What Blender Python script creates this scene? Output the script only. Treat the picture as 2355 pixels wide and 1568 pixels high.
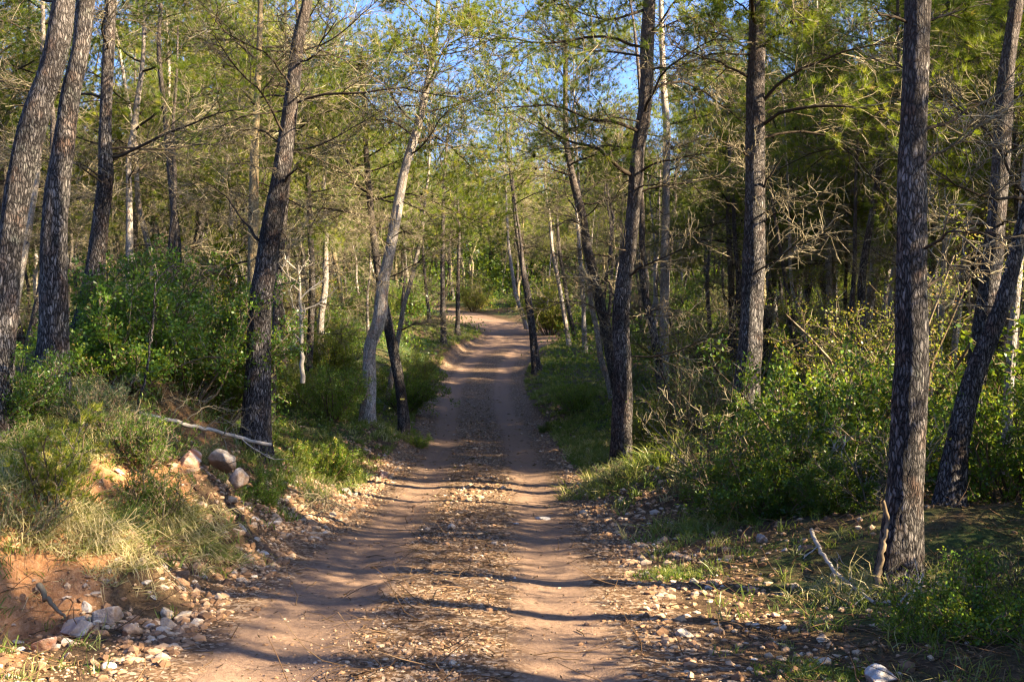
import bpy, math, random
import numpy as np
from mathutils import Matrix, Vector

for o in list(bpy.data.objects): bpy.data.objects.remove(o)
scene = bpy.context.scene
COL = scene.collection
R = math.radians

# ------------------------------------------------------------------ camera, sky, sun, exposure
cam_d = bpy.data.cameras.new('camera'); cam = bpy.data.objects.new('camera', cam_d); COL.objects.link(cam)
cam.location = (0, 0, 1.5); cam.rotation_euler = (R(90), 0, 0)
cam_d.sensor_width = 36; cam_d.lens = 40; cam_d.clip_start = .05; cam_d.clip_end = 1500
scene.camera = cam
SUN_EL, SUN_BACK = 30.0, 21.0          # sun comes from the right and a little from behind
sv = Vector((math.cos(R(SUN_EL))*math.cos(R(SUN_BACK)), -math.cos(R(SUN_EL))*math.sin(R(SUN_BACK)), math.sin(R(SUN_EL))))
world = bpy.data.worlds.new('World'); scene.world = world; world.use_nodes = True
wn = world.node_tree; wn.nodes.clear()
sky = wn.nodes.new('ShaderNodeTexSky'); sky.sky_type = 'NISHITA'; sky.sun_disc = False
sky.sun_elevation = R(SUN_EL); sky.sun_rotation = math.atan2(sv.x, sv.y)
sky.air_density = 1.0; sky.dust_density = 2.0; sky.ozone_density = 2.5
bg = wn.nodes.new('ShaderNodeBackground'); bg.inputs[1].default_value = .05
wo = wn.nodes.new('ShaderNodeOutputWorld')
wb = wn.nodes.new('ShaderNodeMix'); wb.data_type = 'RGBA'; wb.blend_type = 'MULTIPLY'; wb.inputs[0].default_value = 1; wb.inputs[7].default_value = (.7, .88, 1.33, 1)   # cool white balance of the daylight
wn.links.new(sky.outputs[0], wb.inputs[6]); wn.links.new(wb.outputs[2], bg.inputs[0]); wn.links.new(bg.outputs[0], wo.inputs[0])
sd = bpy.data.lights.new('sun', 'SUN'); sd.energy = 5.0; sd.angle = R(.5); sd.color = (1, .83, .57)
so = bpy.data.objects.new('sun', sd); COL.objects.link(so)
so.rotation_euler = sv.to_track_quat('Z', 'Y').to_euler(); so.location = (30, -20, 40)
vs = scene.view_settings
vs.view_transform = 'Standard'; vs.look = 'None'; vs.gamma = 1; vs.use_curve_mapping = False; vs.exposure = 2.9
scene.render.engine = 'CYCLES'
cy = scene.cycles
cy.max_bounces = 6; cy.diffuse_bounces = 2; cy.glossy_bounces = 1; cy.transmission_bounces = 3; cy.transparent_max_bounces = 4
cy.caustics_reflective = False; cy.caustics_refractive = False
cy.use_denoising = True; cy.denoiser = 'OPENIMAGEDENOISE'; cy.denoising_input_passes = 'RGB_ALBEDO_NORMAL'; cy.denoising_prefilter = 'ACCURATE'
cy.pixel_filter_type = 'BLACKMAN_HARRIS'; cy.filter_width = 1.3

# ------------------------------------------------------------------ measured picture coordinates (2355 px wide) -> points in the place
F = 2617.0
def at(px, py, d): return np.array([(px-1177.5)/F*d, d, 1.5-(py-784)/F*d])

# ------------------------------------------------------------------ numeric helpers
def unit(v): return v/np.maximum(np.linalg.norm(v, axis=-1, keepdims=True), 1e-9)
def smooth(t): t = np.clip(t, 0, 1); return t*t*(3-2*t)
def _hash(ix, iy, s):
    h = (ix.astype(np.int64)*374761393 + iy.astype(np.int64)*668265263 + s*974634777) & 0x7fffffff
    h = ((h ^ (h >> 13))*1274126177) & 0x7fffffff
    return ((h ^ (h >> 16)) & 0xffff)/65535.0
def vnoise(x, y, s=0):
    x = np.asarray(x, float); y = np.asarray(y, float)
    ix = np.floor(x); iy = np.floor(y); fx = smooth(x-ix); fy = smooth(y-iy)
    a = _hash(ix, iy, s); b = _hash(ix+1, iy, s); c = _hash(ix, iy+1, s); d = _hash(ix+1, iy+1, s)
    return (a*(1-fx)+b*fx)*(1-fy)+(c*(1-fx)+d*fx)*fy*1.0
def fbm(x, y, s=0, o=4):
    t = 0; a = .5; n = 0
    for k in range(o):
        t = t + a*vnoise(x*2**k, y*2**k, s+k*7); n += a; a *= .5
    return t/n

class MB:
    """collects vertices, faces, a material number per face and one tint number per vertex"""
    def __init__(s): s.v = []; s.f = {}; s.t = []; s.n = 0
    def add(s, v, f, m=0, tint=None, sm=False):
        v = np.asarray(v, np.float32).reshape(-1, 3); f = np.asarray(f, np.int64)
        if len(f) == 0: return
        s.v.append(v); s.t.append(np.broadcast_to(np.asarray(.5 if tint is None else tint, np.float32), (len(v),)))
        s.f.setdefault((f.shape[1], m, sm), []).append(f+s.n); s.n += len(v)
    def data(s):
        if isinstance(s.v, list):
            s.v = np.concatenate(s.v); s.t = np.concatenate(s.t); s.f = {k: np.concatenate(x) for k, x in s.f.items()}
        return s
    def put(s, o, mat3=None, loc=(0, 0, 0)):
        o.data(); v = o.v @ np.asarray(mat3).T if mat3 is not None else o.v
        s.v.append((v+np.asarray(loc)).astype(np.float32)); s.t.append(o.t)
        for k, f in o.f.items(): s.f.setdefault(k, []).append(f+s.n)
        s.n += len(o.v)
    def mesh(s, name, mats):
        s.data(); me = bpy.data.meshes.new(name)
        loops = []; st = []; mi = []; sm = []; c = 0
        for (k, m, g), f in s.f.items():
            loops.append(f.ravel()); st.append(c+np.arange(len(f))*k); c += f.size
            mi.append(np.full(len(f), m)); sm.append(np.full(len(f), g))
        loops = np.concatenate(loops).astype(np.int32); st = np.concatenate(st).astype(np.int32)
        me.vertices.add(len(s.v)); me.vertices.foreach_set('co', s.v.ravel())
        me.loops.add(len(loops)); me.loops.foreach_set('vertex_index', loops)
        me.polygons.add(len(st)); me.polygons.foreach_set('loop_start', st)
        me.polygons.foreach_set('material_index', np.concatenate(mi).astype(np.int32))
        me.polygons.foreach_set('use_smooth', np.concatenate(sm).astype(bool))
        at_ = me.attributes.new('tint', 'FLOAT', 'POINT'); at_.data.foreach_set('value', s.t.astype(np.float32))
        for m in mats: me.materials.append(m)
        me.update(calc_edges=True)
        return me

def frames(P):
    T = unit(np.gradient(P, axis=1))
    ref = np.zeros_like(T); ref[..., 2] = 1
    par = np.abs(T[:, :1, 2]).mean(axis=1) > .8
    ref[par] = (1, 0, 0)
    N = unit(np.cross(ref, T)); B = np.cross(T, N)
    return N, B
def tubes(mb, P, rad, m=3, mat=0, tint=None, sm=True, cap=False):
    """a batch of n curves P (n,k,3) with radii (n,k) as m-sided tubes"""
    n, k, _ = P.shape; N, B = frames(P)
    a = np.arange(m)*2*math.pi/m
    V = P[:, :, None, :] + rad[:, :, None, None]*(np.cos(a)[None, None, :, None]*N[:, :, None, :]+np.sin(a)[None, None, :, None]*B[:, :, None, :])
    idx = np.arange(n*k*m).reshape(n, k, m)
    q = np.stack([idx[:, :-1], np.roll(idx, -1, 2)[:, :-1], np.roll(idx, -1, 2)[:, 1:], idx[:, 1:]], -1).reshape(-1, 4)
    t = None if tint is None else np.repeat(np.asarray(tint, np.float32), k*m)
    mb.add(V.reshape(-1, 3), q, mat, t, sm)
def grow(S, D, L, k, wob, up, rng):
    P = [S]; d = unit(D); L = np.asarray(L)[:, None]
    for i in range(k):
        P.append(P[-1]+d*L/k)
        d = unit(d+rng.normal(0, wob, d.shape)+np.array([0, 0, up]))
    return np.stack(P, 1)
def along(P, t):
    """points and tangents at t (n,c) in 0..1 on curves P (n,k,3)"""
    n, k, _ = P.shape; f = t*(k-1); i = np.minimum(f.astype(int), k-2); w = (f-i)[..., None]
    r = np.arange(n)[:, None]
    return P[r, i]*(1-w)+P[r, i+1]*w, unit(P[r, i+1]-P[r, i])
def kids(P, c, lo, hi, ang, spread, rng, flat=.5):
    """c children on every curve: start points and directions that leave the parent at about ang degrees"""
    n = len(P); t = lo+(hi-lo)*(np.arange(c)[None]+rng.uniform(.1, .9, (n, c)))/c
    p, T = along(P, t)
    r = unit(rng.normal(0, 1, p.shape)*np.array([1, 1, flat])); r = unit(r-(r*T).sum(-1, keepdims=True)*T)
    a = np.radians(ang+rng.normal(0, spread, (n, c)))[..., None]
    return p.reshape(-1, 3), (np.cos(a)*T+np.sin(a)*r).reshape(-1, 3), t.reshape(-1)
def needles(mb, p, d, q, ln, w, rng, mat, tint, cone=.8):
    n = len(p); p = np.repeat(p, q, 0); d = np.repeat(d, q, 0)
    dr = unit(d+rng.normal(0, cone, p.shape)); l = ln*rng.uniform(.6, 1.2, (len(p), 1))
    s = unit(np.cross(dr, rng.normal(0, 1, p.shape)))*w
    V = np.stack([p-s, p+s, p+dr*l], 1).reshape(-1, 3)
    t = np.repeat(np.repeat(tint, q)+rng.normal(0, .05, len(p)), 3)
    mb.add(V, np.arange(len(V)).reshape(-1, 3), mat, t)
def leaves(mb, p, d, q, ln, w, rng, mat, tint, cone=1.2, off=0.03):
    p = np.repeat(p, q, 0)+rng.normal(0, off, (len(p)*q, 3)); d = np.repeat(d, q, 0)
    dr = unit(d+rng.normal(0, cone, p.shape)); l = ln*rng.uniform(.6, 1.25, (len(p), 1))
    s = unit(np.cross(dr, rng.normal(0, 1, p.shape)))*w*rng.uniform(.7, 1.2, (len(p), 1))
    V = np.stack([p, p+dr*l*.5+s, p+dr*l, p+dr*l*.5-s], 1).reshape(-1, 3)
    t = np.repeat(np.repeat(tint, q)+rng.normal(0, .08, len(p)), 4)
    mb.add(V, np.arange(len(V)).reshape(-1, 4), mat, t)

# ------------------------------------------------------------------ materials
def mat_new(name):
    m = bpy.data.materials.new(name); m.use_nodes = True; nt = m.node_tree; nt.nodes.clear()
    def N(t, **kw):
        n = nt.nodes.new(t)
        for k, v in kw.items():
            if k.startswith('i_'):
                key = k[2:]; key = int(key) if key.isdigit() else key
                if hasattr(v, 'is_output'): nt.links.new(v, n.inputs[key])
                else: n.inputs[key].default_value = v
            else: setattr(n, k, v)
        return n
    return m, nt, N
def ramp(N, fac, stops):
    r = N('ShaderNodeValToRGB', i_0=fac); e = r.color_ramp.elements
    while len(e) < len(stops): e.new(.5)
    for el, (p, c) in zip(e, stops): el.position = p; el.color = (*c, 1)
    return r.outputs[0]
def mix(N, fac, a, b, blend='MIX'):
    n = N('ShaderNodeMix', data_type='RGBA', blend_type=blend)
    for key, v in ((0, fac), (6, a), (7, b)):
        if hasattr(v, 'is_output'): n.id_data.links.new(v, n.inputs[key])
        else: n.inputs[key].default_value = v if key == 0 else (*v, 1)
    return n.outputs[2]
def math_n(N, op, a, b=0.0, c=0.0, clamp=False):
    return N('ShaderNodeMath', operation=op, use_clamp=clamp, i_0=a, i_1=b, i_2=c).outputs[0]
def out(N, sh): N('ShaderNodeOutputMaterial', i_0=sh)

def leaf_mat(name, stops, obj_amt=.3, transl=.36, gloss=.016):
    m, nt, N = mat_new(name)
    a = N('ShaderNodeAttribute', attribute_name='tint').outputs['Fac']
    oi = N('ShaderNodeObjectInfo').outputs['Random']
    f = math_n(N, 'ADD', a, math_n(N, 'MULTIPLY', math_n(N, 'SUBTRACT', oi, .5), obj_amt))
    c = ramp(N, f, stops)
    d = N('ShaderNodeBsdfDiffuse', i_Color=c).outputs[0]
    tc = mix(N, .5, c, (.5, .55, .08), 'MULTIPLY'); tc = mix(N, .55, c, (.40, .48, .025))
    t = N('ShaderNodeBsdfTranslucent', i_Color=tc).outputs[0]
    sh = N('ShaderNodeMixShader', i_0=transl, i_1=d, i_2=t).outputs[0]
    if gloss: sh = N('ShaderNodeMixShader', i_0=gloss, i_1=sh, i_2=N('ShaderNodeBsdfGlossy', i_Roughness=.38, i_Color=(.9, .9, .85, 1)).outputs[0]).outputs[0]
    out(N, sh)
    return m
M = {}
M['needle'] = leaf_mat('pine_needles', [(0, (.035, .06, .012)), (.35, (.05, .085, .012)), (.65, (.13, .165, .015)), (.9, (.32, .29, .03)), (1, (.30, .20, .07))])
M['leaf'] = leaf_mat('shrub_leaves', [(0, (.012, .03, .009)), (.35, (.026, .066, .012)), (.65, (.09, .165, .018)), (.9, (.27, .3, .03)), (1, (.32, .20, .05))])
M['leaf_yellow'] = leaf_mat('yellow_shrub_leaves', [(0, (.05, .08, .015)), (.4, (.15, .18, .025)), (.7, (.28, .27, .04)), (1, (.4, .22, .05))])
M['leaf_grey'] = leaf_mat('grey_green_leaves', [(0, (.03, .055, .03)), (.5, (.085, .12, .06)), (1, (.17, .19, .09))])
M['leaf_autumn'] = leaf_mat('autumn_leaves', [(0, (.04, .065, .014)), (.4, (.1, .125, .02)), (.65, (.22, .16, .03)), (1, (.32, .13, .035))])
M['grass'] = leaf_mat('grass_blades', [(0, (.04, .075, .02)), (.4, (.1, .14, .03)), (.6, (.2, .19, .06)), (1, (.48, .38, .2))], 0)
M['litter'] = leaf_mat('leaf_litter', [(0, (.022, .013, .008)), (.5, (.075, .043, .023)), (1, (.19, .115, .06))], 0, .1)

def bark_mat(name, dark, mid, pale, scale=52., fissure=.2, bump=.9):
    m, nt, N = mat_new(name)
    tc = N('ShaderNodeTexCoord').outputs['Object']; oi = N('ShaderNodeObjectInfo').outputs['Random']
    sh = N('ShaderNodeCombineXYZ', i_0=math_n(N, 'MULTIPLY', oi, 37.), i_1=math_n(N, 'MULTIPLY', oi, 91.), i_2=math_n(N, 'MULTIPLY', oi, 53.)).outputs[0]
    p0 = N('ShaderNodeVectorMath', operation='ADD', i_0=tc, i_1=sh).outputs[0]
    nz = N('ShaderNodeTexNoise', i_Vector=p0, i_Scale=7.0, i_Detail=4.0).outputs['Color']
    w = N('ShaderNodeVectorMath', operation='SUBTRACT', i_0=nz, i_1=(.5, .5, .5)).outputs[0]
    w = N('ShaderNodeVectorMath', operation='SCALE', i_0=w); w.inputs[3].default_value = .075
    p1 = N('ShaderNodeVectorMath', operation='ADD', i_0=p0, i_1=w.outputs[0]).outputs[0]
    mp = N('ShaderNodeMapping', i_Vector=p1, i_Scale=(1, 1, .22)).outputs[0]
    ve = N('ShaderNodeTexVoronoi', feature='DISTANCE_TO_EDGE', i_Vector=mp, i_Scale=scale).outputs['Distance']
    vc = N('ShaderNodeTexVoronoi', feature='F1', i_Vector=mp, i_Scale=scale).outputs['Color']
    fine = N('ShaderNodeTexNoise', i_Vector=mp, i_Scale=scale*4, i_Detail=5.0, i_Roughness=.7).outputs['Fac']
    big = N('ShaderNodeTexNoise', i_Vector=p0, i_Scale=1.6, i_Detail=3.0).outputs['Fac']
    cell = N('ShaderNodeSeparateColor', i_0=vc).outputs[0]
    tone = math_n(N, 'ADD', math_n(N, 'MULTIPLY', cell, .45), math_n(N, 'MULTIPLY', fine, .6))
    tone = math_n(N, 'ADD', tone, math_n(N, 'MULTIPLY', math_n(N, 'SUBTRACT', big, .5), .9))
    plate = ramp(N, tone, [(.15, dark), (.5, mid), (.95, pale)])
    ve = math_n(N, 'ADD', ve, math_n(N, 'MULTIPLY', math_n(N, 'SUBTRACT', fine, .5), .3))
    lich = N('ShaderNodeTexNoise', i_Vector=p0, i_Scale=4.5, i_Detail=5.0, i_Roughness=.7).outputs['Fac']
    plate = mix(N, ramp(N, lich, [(.52, (0, 0, 0)), (.7, (.55, .55, .55))]), plate, tuple(mid[k]*f for k, f in enumerate((2.1, 1.25, .8))))
    plate = mix(N, ramp(N, lich, [(.28, (.5, .5, .5)), (.42, (0, 0, 0))]), plate, tuple(pale[k]*f for k, f in enumerate((.8, .95, .85))))
    crack = ramp(N, ve, [(0, (0, 0, 0)), (fissure, (1, 1, 1))])
    col = mix(N, crack, tuple(.3*c for c in dark), plate)
    hgt = math_n(N, 'ADD', math_n(N, 'MULTIPLY', math_n(N, 'MINIMUM', ve, .25), 3.0), math_n(N, 'MULTIPLY', fine, .35))
    bp = N('ShaderNodeBump', i_Strength=bump, i_Distance=.03, i_Height=hgt).outputs[0]
    zz = N('ShaderNodeSeparateXYZ', i_0=tc).outputs[2]
    up = N('ShaderNodeMapRange', i_0=math_n(N, 'ADD', zz, math_n(N, 'MULTIPLY', big, 2.0)), i_1=3.5, i_2=7.5, i_4=.6).outputs[0]
    col = mix(N, up, col, mix(N, fine, tuple(c*1.1 for c in mid), tuple(.85*c*k for c, k in zip(pale, (1.15, .95, .8)))))
    b = N('ShaderNodeBsdfPrincipled', i_Roughness=.92, i_Normal=bp); nt.links.new(col, b.inputs['Base Color']); b.inputs['Specular IOR Level'].default_value = .15
    out(N, b.outputs[0]); return m
M['bark'] = bark_mat('dark_pine_bark', (.02, .016, .015), (.076, .067, .062), (.26, .23, .21))
M['bark_pale'] = bark_mat('pale_pine_bark', (.1, .085, .072), (.28, .25, .22), (.52, .47, .42), 55., .1, .6)
M['bark_tan'] = bark_mat('tan_pine_bark', (.10, .075, .04), (.24, .19, .11), (.42, .35, .2), 55., .1, .6)
def twig_mat(name, stops):
    m, nt, N = mat_new(name)
    a = N('ShaderNodeAttribute', attribute_name='tint').outputs['Fac']
    tc = N('ShaderNodeTexCoord').outputs['Object']
    nz = N('ShaderNodeTexNoise', i_Vector=tc, i_Scale=9.0, i_Detail=3.0).outputs['Fac']
    c = ramp(N, math_n(N, 'ADD', a, math_n(N, 'MULTIPLY', math_n(N, 'SUBTRACT', nz, .5), .6)), stops)
    out(N, N('ShaderNodeBsdfDiffuse', i_Color=c).outputs[0]); return m
M['twig'] = twig_mat('dead_twigs', [(0, (.06, .045, .028)), (.5, (.13, .105, .065)), (1, (.32, .27, .18))])
M['wood_dark'] = twig_mat('dark_branches', [(0, (.018, .014, .011)), (.5, (.05, .038, .028)), (1, (.13, .1, .07))])
M['wood_pale'] = twig_mat('bleached_wood', [(0, (.13, .11, .09)), (.5, (.29, .25, .20)), (1, (.48, .44, .38))])
M['stem'] = twig_mat('shrub_stems', [(0, (.05, .035, .022)), (.5, (.13, .095, .06)), (1, (.3, .24, .16))])

def stone_mat(name, stops, tinted=True):
    m, nt, N = mat_new(name)
    tc = N('ShaderNodeTexCoord').outputs['Object']; oi = N('ShaderNodeObjectInfo').outputs['Random']
    nz = N('ShaderNodeTexNoise', i_Vector=tc, i_Scale=2.6, i_Detail=7.0, i_Roughness=.62).outputs['Fac']
    a = N('ShaderNodeAttribute', attribute_name='tint').outputs['Fac'] if tinted else oi
    c = ramp(N, math_n(N, 'ADD', a, math_n(N, 'MULTIPLY', math_n(N, 'SUBTRACT', nz, .5), .55)), stops)
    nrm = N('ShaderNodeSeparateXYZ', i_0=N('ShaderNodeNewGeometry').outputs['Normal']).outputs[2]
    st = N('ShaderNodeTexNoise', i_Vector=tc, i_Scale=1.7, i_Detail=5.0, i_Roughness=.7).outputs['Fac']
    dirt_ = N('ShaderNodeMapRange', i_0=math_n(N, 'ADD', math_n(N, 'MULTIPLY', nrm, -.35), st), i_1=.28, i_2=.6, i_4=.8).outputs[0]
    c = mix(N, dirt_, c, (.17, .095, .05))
    bp = N('ShaderNodeBump', i_Strength=.5, i_Distance=.06, i_Height=nz).outputs[0]
    b = N('ShaderNodeBsdfPrincipled', i_Roughness=.9, i_Normal=bp); nt.links.new(c, b.inputs['Base Color']); b.inputs['Specular IOR Level'].default_value = .2
    out(N, b.outputs[0]); return m
ST = [(0, (.10, .055, .03)), (.25, (.26, .15, .08)), (.5, (.36, .25, .15)), (.75, (.36, .285, .21)), (1, (.46, .41, .35))]
M['gravel'] = stone_mat('gravel_stones', ST); M['stone'] = stone_mat('loose_stones', ST, False)
M['stone_white'] = stone_mat('white_limestone', [(.15, (.16, .13, .1)), (.5, (.34, .31, .28)), (.9, (.47, .45, .43))])
M['stone_grey'] = stone_mat('grey_limestone', [(0, (.14, .11, .09)), (.5, (.26, .215, .175)), (1, (.38, .33, .28))])
M['stone_red'] = stone_mat('red_stained_limestone', [(.2, (.36, .13, .06)), (.5, (.44, .24, .15)), (.8, (.5, .40, .32))])
M['stone_cream'] = stone_mat('cream_limestone', [(0, (.26, .17, .10)), (.5, (.42, .32, .21)), (1, (.54, .46, .35))])

m, nt, N = mat_new('forest_ground')
geo = N('ShaderNodeNewGeometry').outputs['Position']
A = lambda n: N('ShaderNodeAttribute', attribute_name=n).outputs['Fac']
n1 = N('ShaderNodeTexNoise', i_Vector=geo, i_Scale=3.0, i_Detail=6.0, i_Roughness=.65).outputs['Fac']
n2 = N('ShaderNodeTexNoise', i_Vector=geo, i_Scale=26.0, i_Detail=5.0, i_Roughness=.7).outputs['Fac']
n3 = N('ShaderNodeTexNoise', i_Vector=geo, i_Scale=110.0, i_Detail=3.0, i_Roughness=.7).outputs['Fac']
vo = N('ShaderNodeTexVoronoi', i_Vector=geo, i_Scale=42.0, i_Randomness=1.0)
vcol = N('ShaderNodeSeparateColor', i_0=vo.outputs['Color']).outputs[0]
grain = math_n(N, 'ADD', math_n(N, 'MULTIPLY', n2, .6), math_n(N, 'MULTIPLY', n3, .4))
litter = ramp(N, grain, [(.3, (.02, .013, .008)), (.5, (.062, .039, .021)), (.72, (.16, .105, .058))])
green = ramp(N, grain, [(.3, (.012, .02, .007)), (.52, (.036, .056, .015)), (.72, (.10, .115, .033))])
dirt = ramp(N, grain, [(.25, (.10, .063, .044)), (.5, (.185, .118, .078)), (.75, (.29, .195, .128))])
peb = ramp(N, vcol, [(0, (.04, .025, .015)), (.45, (.12, .072, .04)), (.7, (.24, .155, .095)), (1, (.42, .33, .24))])
rough = mix(N, .6, ramp(N, grain, [(.3, (.02, .012, .007)), (.55, (.075, .04, .02)), (.75, (.2, .115, .058))]), peb)
soil = ramp(N, grain, [(.25, (.14, .055, .02)), (.5, (.26, .125, .055)), (.75, (.4, .25, .14))])
def soft(a, lo, hi): return N('ShaderNodeMapRange', i_0=math_n(N, 'ADD', a, math_n(N, 'MULTIPLY', math_n(N, 'SUBTRACT', n1, .5), .7)), i_1=lo, i_2=hi).outputs[0]
col = mix(N, soft(A('green'), .4, .65), litter, green)
col = mix(N, soft(A('road'), .4, .6), col, rough)
col = mix(N, soft(A('track'), .3, .75), col, dirt)
col = mix(N, soft(A('soil'), .35, .65), col, soil)
bp = N('ShaderNodeBump', i_Strength=.7, i_Distance=.02, i_Height=math_n(N, 'ADD', n2, math_n(N, 'MULTIPLY', n3, .5))).outputs[0]
b = N('ShaderNodeBsdfPrincipled', i_Roughness=.95, i_Normal=bp); nt.links.new(col, b.inputs['Base Color']); b.inputs['Specular IOR Level'].default_value = .1
out(N, b.outputs[0]); M['ground'] = m

# ------------------------------------------------------------------ object helpers
def tag(o, label=None, cat=None, group=None, kind=None):
    if label: o['label'] = label
    if cat: o['category'] = cat
    if group: o['group'] = group
    if kind: o['kind'] = kind
    return o
def link(name, me, parent=None, loc=None):
    o = bpy.data.objects.new(name, me); COL.objects.link(o)
    if parent: o.parent = parent
    if loc is not None: o.location = loc
    return o
def empty(name, loc, label, cat, group=None):
    o = bpy.data.objects.new(name, None); COL.objects.link(o); o.location = loc; o.empty_display_size = .3
    return tag(o, label, cat, group)
def copy_tree(root, kids_, label=None, group=None):
    r = root.copy(); COL.objects.link(r)
    for ch in kids_:
        c = ch.copy(); COL.objects.link(c); c.parent = r
    if label: r['label'] = label
    if group: r['group'] = group
    return r

# ------------------------------------------------------------------ the lie of the land
KY = np.array([-40, -10, 0, 5.6, 9, 13, 17, 22, 26, 31, 37, 43, 49, 55, 60, 64, 68, 75, 85, 100, 130, 180, 300, 500])
KZ = np.array([1.4, .35, 0, -.19, -.31, -.46, -.58, -.66, -.64, -.45, -.12, .4, .95, 1.5, 2.0, 2.35, 2.7, 3.2, 3.9, 5.2, 8, 13, 24, 40])
KX = np.array([-.45, -.45, -.45, -.46, -.50, -.46, -.50, -.62, -.72, -.98, -1.14, -1.07, -.7, .35, .6, -.5, -1.9, -3.3, -5.6, -13, -32, -70, -150, -250])
fy = np.linspace(-40, 500, 5401)
def sm_(v, n):
    k = np.hanning(n); k /= k.sum(); return np.convolve(np.pad(v, n//2, 'edge'), k, 'valid')
FZ = sm_(np.interp(fy, KY, KZ), 61); FX = sm_(np.interp(fy, KY, KX), 61)
def rx(y): return np.interp(y, fy, FX)
def rz(y): return np.interp(y, fy, FZ)
def hw(y): return np.interp(y, [0, 8, 20, 40, 52, 60, 70, 90], [1.55, 1.55, 1.5, 1.5, 1.9, 2.0, 1.6, 1.5])
def land(x, y):
    u = x-rx(y); h = rz(y)
    dl = np.maximum(0, -u-hw(y)); dr = np.maximum(0, u-hw(y))
    near = smooth((12-y)/3.5)
    wall = smooth((dl-.95+.25*(fbm(y*.9, x*.5, 5)-.5))/.4)*.42+smooth((dl-.2)/.8)*.14
    slope = smooth((dl-.3)/2.2)*.55
    bank = np.interp(y, [0, 14, 20, 28, 40, 60, 90], [1, 1, .75, .5, .8, .9, .8])
    h = h+bank*(near*wall+(1-near)*slope)+.10*np.maximum(0, dl-1.4)*np.exp(-np.maximum(0, dl-1.4)/14)
    h = h+(.14*smooth(dr/1.2)+.05*np.maximum(0, dr-1.)*np.exp(-dr/30))*(.15+.85*smooth((y-9)/7))
    off = smooth((np.maximum(dl, dr)-.1)/1.2)
    h = h+off*((fbm(x*.35, y*.35, 1)-.5)*.35*(.3+.7*smooth((y-8)/6))+(fbm(x*1.6, y*1.6, 2, 3)-.5)*.12)
    return h
CP = []   # ground points read from tree feet
def feet(px, py, d): p = at(px, py, d); CP.append(p)
for a in ((120, 890, 10.5), (190, 778, 13), (592, 1040, 13), (839, 973, 22), (928, 996, 24), (1015, 790, 48), (1054, 770, 55), (1236, 850, 41), (1427, 1096, 16),
          (1712, 1000, 14.5), (2064, 1362, 7.7), (2180, 1160, 9.5), (2205, 1160, 12), (1400, 893, 30), (450, 1080, 9.6), (230, 1205, 7.8), (60, 1110, 7.6), (0, 1440, 6.9), (150, 1420, 7.0), (300, 1370, 7.4), (180, 1470, 6.6), (400, 1300, 8.3), (560, 1262, 9.2), (90, 1520, 6.1)): feet(*a)
CP = np.array(CP); SG = np.where(CP[:, 1] < 9.8, np.where(CP[:, 0] > 1, 1.1, .5), np.clip(CP[:, 1]*.09, .7, 3.5))
def kern(x, y): return np.exp(-((x[:, None]-CP[None, :, 0])**2+(y[:, None]-CP[None, :, 1])**2)/(2*SG[None]**2))
W = np.linalg.solve(kern(CP[:, 0], CP[:, 1])+np.eye(len(CP))*.02, CP[:, 2]-land(CP[:, 0], CP[:, 1]))
def H(x, y):
    x = np.atleast_1d(np.asarray(x, float)); y = np.atleast_1d(np.asarray(y, float)); sh = x.shape
    x = x.ravel(); y = y.ravel(); u = x-rx(y)
    keep = smooth((np.abs(u)-hw(y)*.8)/.8)
    return (land(x, y)+keep*(kern(x, y)@W)).reshape(sh)
def h1(x, y): return float(H(x, y)[0])

def micro(x, y):
    u = x-rx(y); e = smooth((26-y)/14)
    trk = np.exp(-((np.abs(u)-.78)/.27)**2)
    ex = smooth((np.abs(u)-hw(y)-.6)/1.)
    d = -.035*trk*np.minimum(1, np.abs(u)+.4)
    d = d+smooth((10-y)/2)*smooth((-u-hw(y)-.2)/.5)*((fbm(x*7+y*2, y*4, 15, 3)-.5)*.13+(fbm(x*22, y*22, 16, 2)-.5)*.04)
    d = d+(1-trk*.6)*(1-.5*ex)*e*((fbm(x*5, y*5, 11, 3)-.5)*.05+(fbm(x*17, y*17, 12, 2)-.5)*.022)
    return d+ex*(fbm(x*3, y*3, 14, 3)-.5)*.09
def HG(x, y): return H(x, y)+micro(np.asarray(x, float), np.asarray(y, float))

ys = [4.0]
while ys[-1] < 75: ys.append(ys[-1]+max(.045, .0085*ys[-1]))
while ys[-1] < 480: ys.append(ys[-1]+.06*ys[-1]-3.6)
ys = np.array([-38, -30, -22, -16, -11, -7, -4, -2, -.5, .7, 1.6, 2.3, 2.9, 3.4, 3.7]+ys)
xs = [0.]
while xs[-1] < 4.4: xs.append(xs[-1]+.05)
while xs[-1] < 25: xs.append(xs[-1]*1.035)
while xs[-1] < 420: xs.append(xs[-1]*1.12)
xs = np.array(xs); xs = np.concatenate([-xs[:0:-1], xs])-.5
GX, GY = np.meshgrid(xs, ys); gx = GX.ravel(); gy = GY.ravel()
gz = HG(gx, gy); nx = len(xs); ny = len(ys)
gi = np.arange(nx*ny).reshape(ny, nx)
g = MB(); g.add(np.stack([gx, gy, gz], 1), np.stack([gi[:-1, :-1], gi[:-1, 1:], gi[1:, 1:], gi[1:, :-1]], -1).reshape(-1, 4), 0, None, True)
gme = g.mesh('ground', [M['ground']])
u = gx-rx(gy); au = np.abs(u); fade = smooth((120-gy)/15)
def attr(n, v): a = gme.attributes.new(n, 'FLOAT', 'POINT'); a.data.foreach_set('value', np.ascontiguousarray(v, np.float32))
attr('road', smooth((hw(gy)+.5-au)/.9)*fade)
tr = np.exp(-((au-.78)/.33)**2)+.2*smooth((.9-au)/.4)*smooth((gy-35)/25)
tr = np.where((gy < 11) & (u < 0), tr+.35*np.exp(-((u+.9)/.7)**2), tr)
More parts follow.
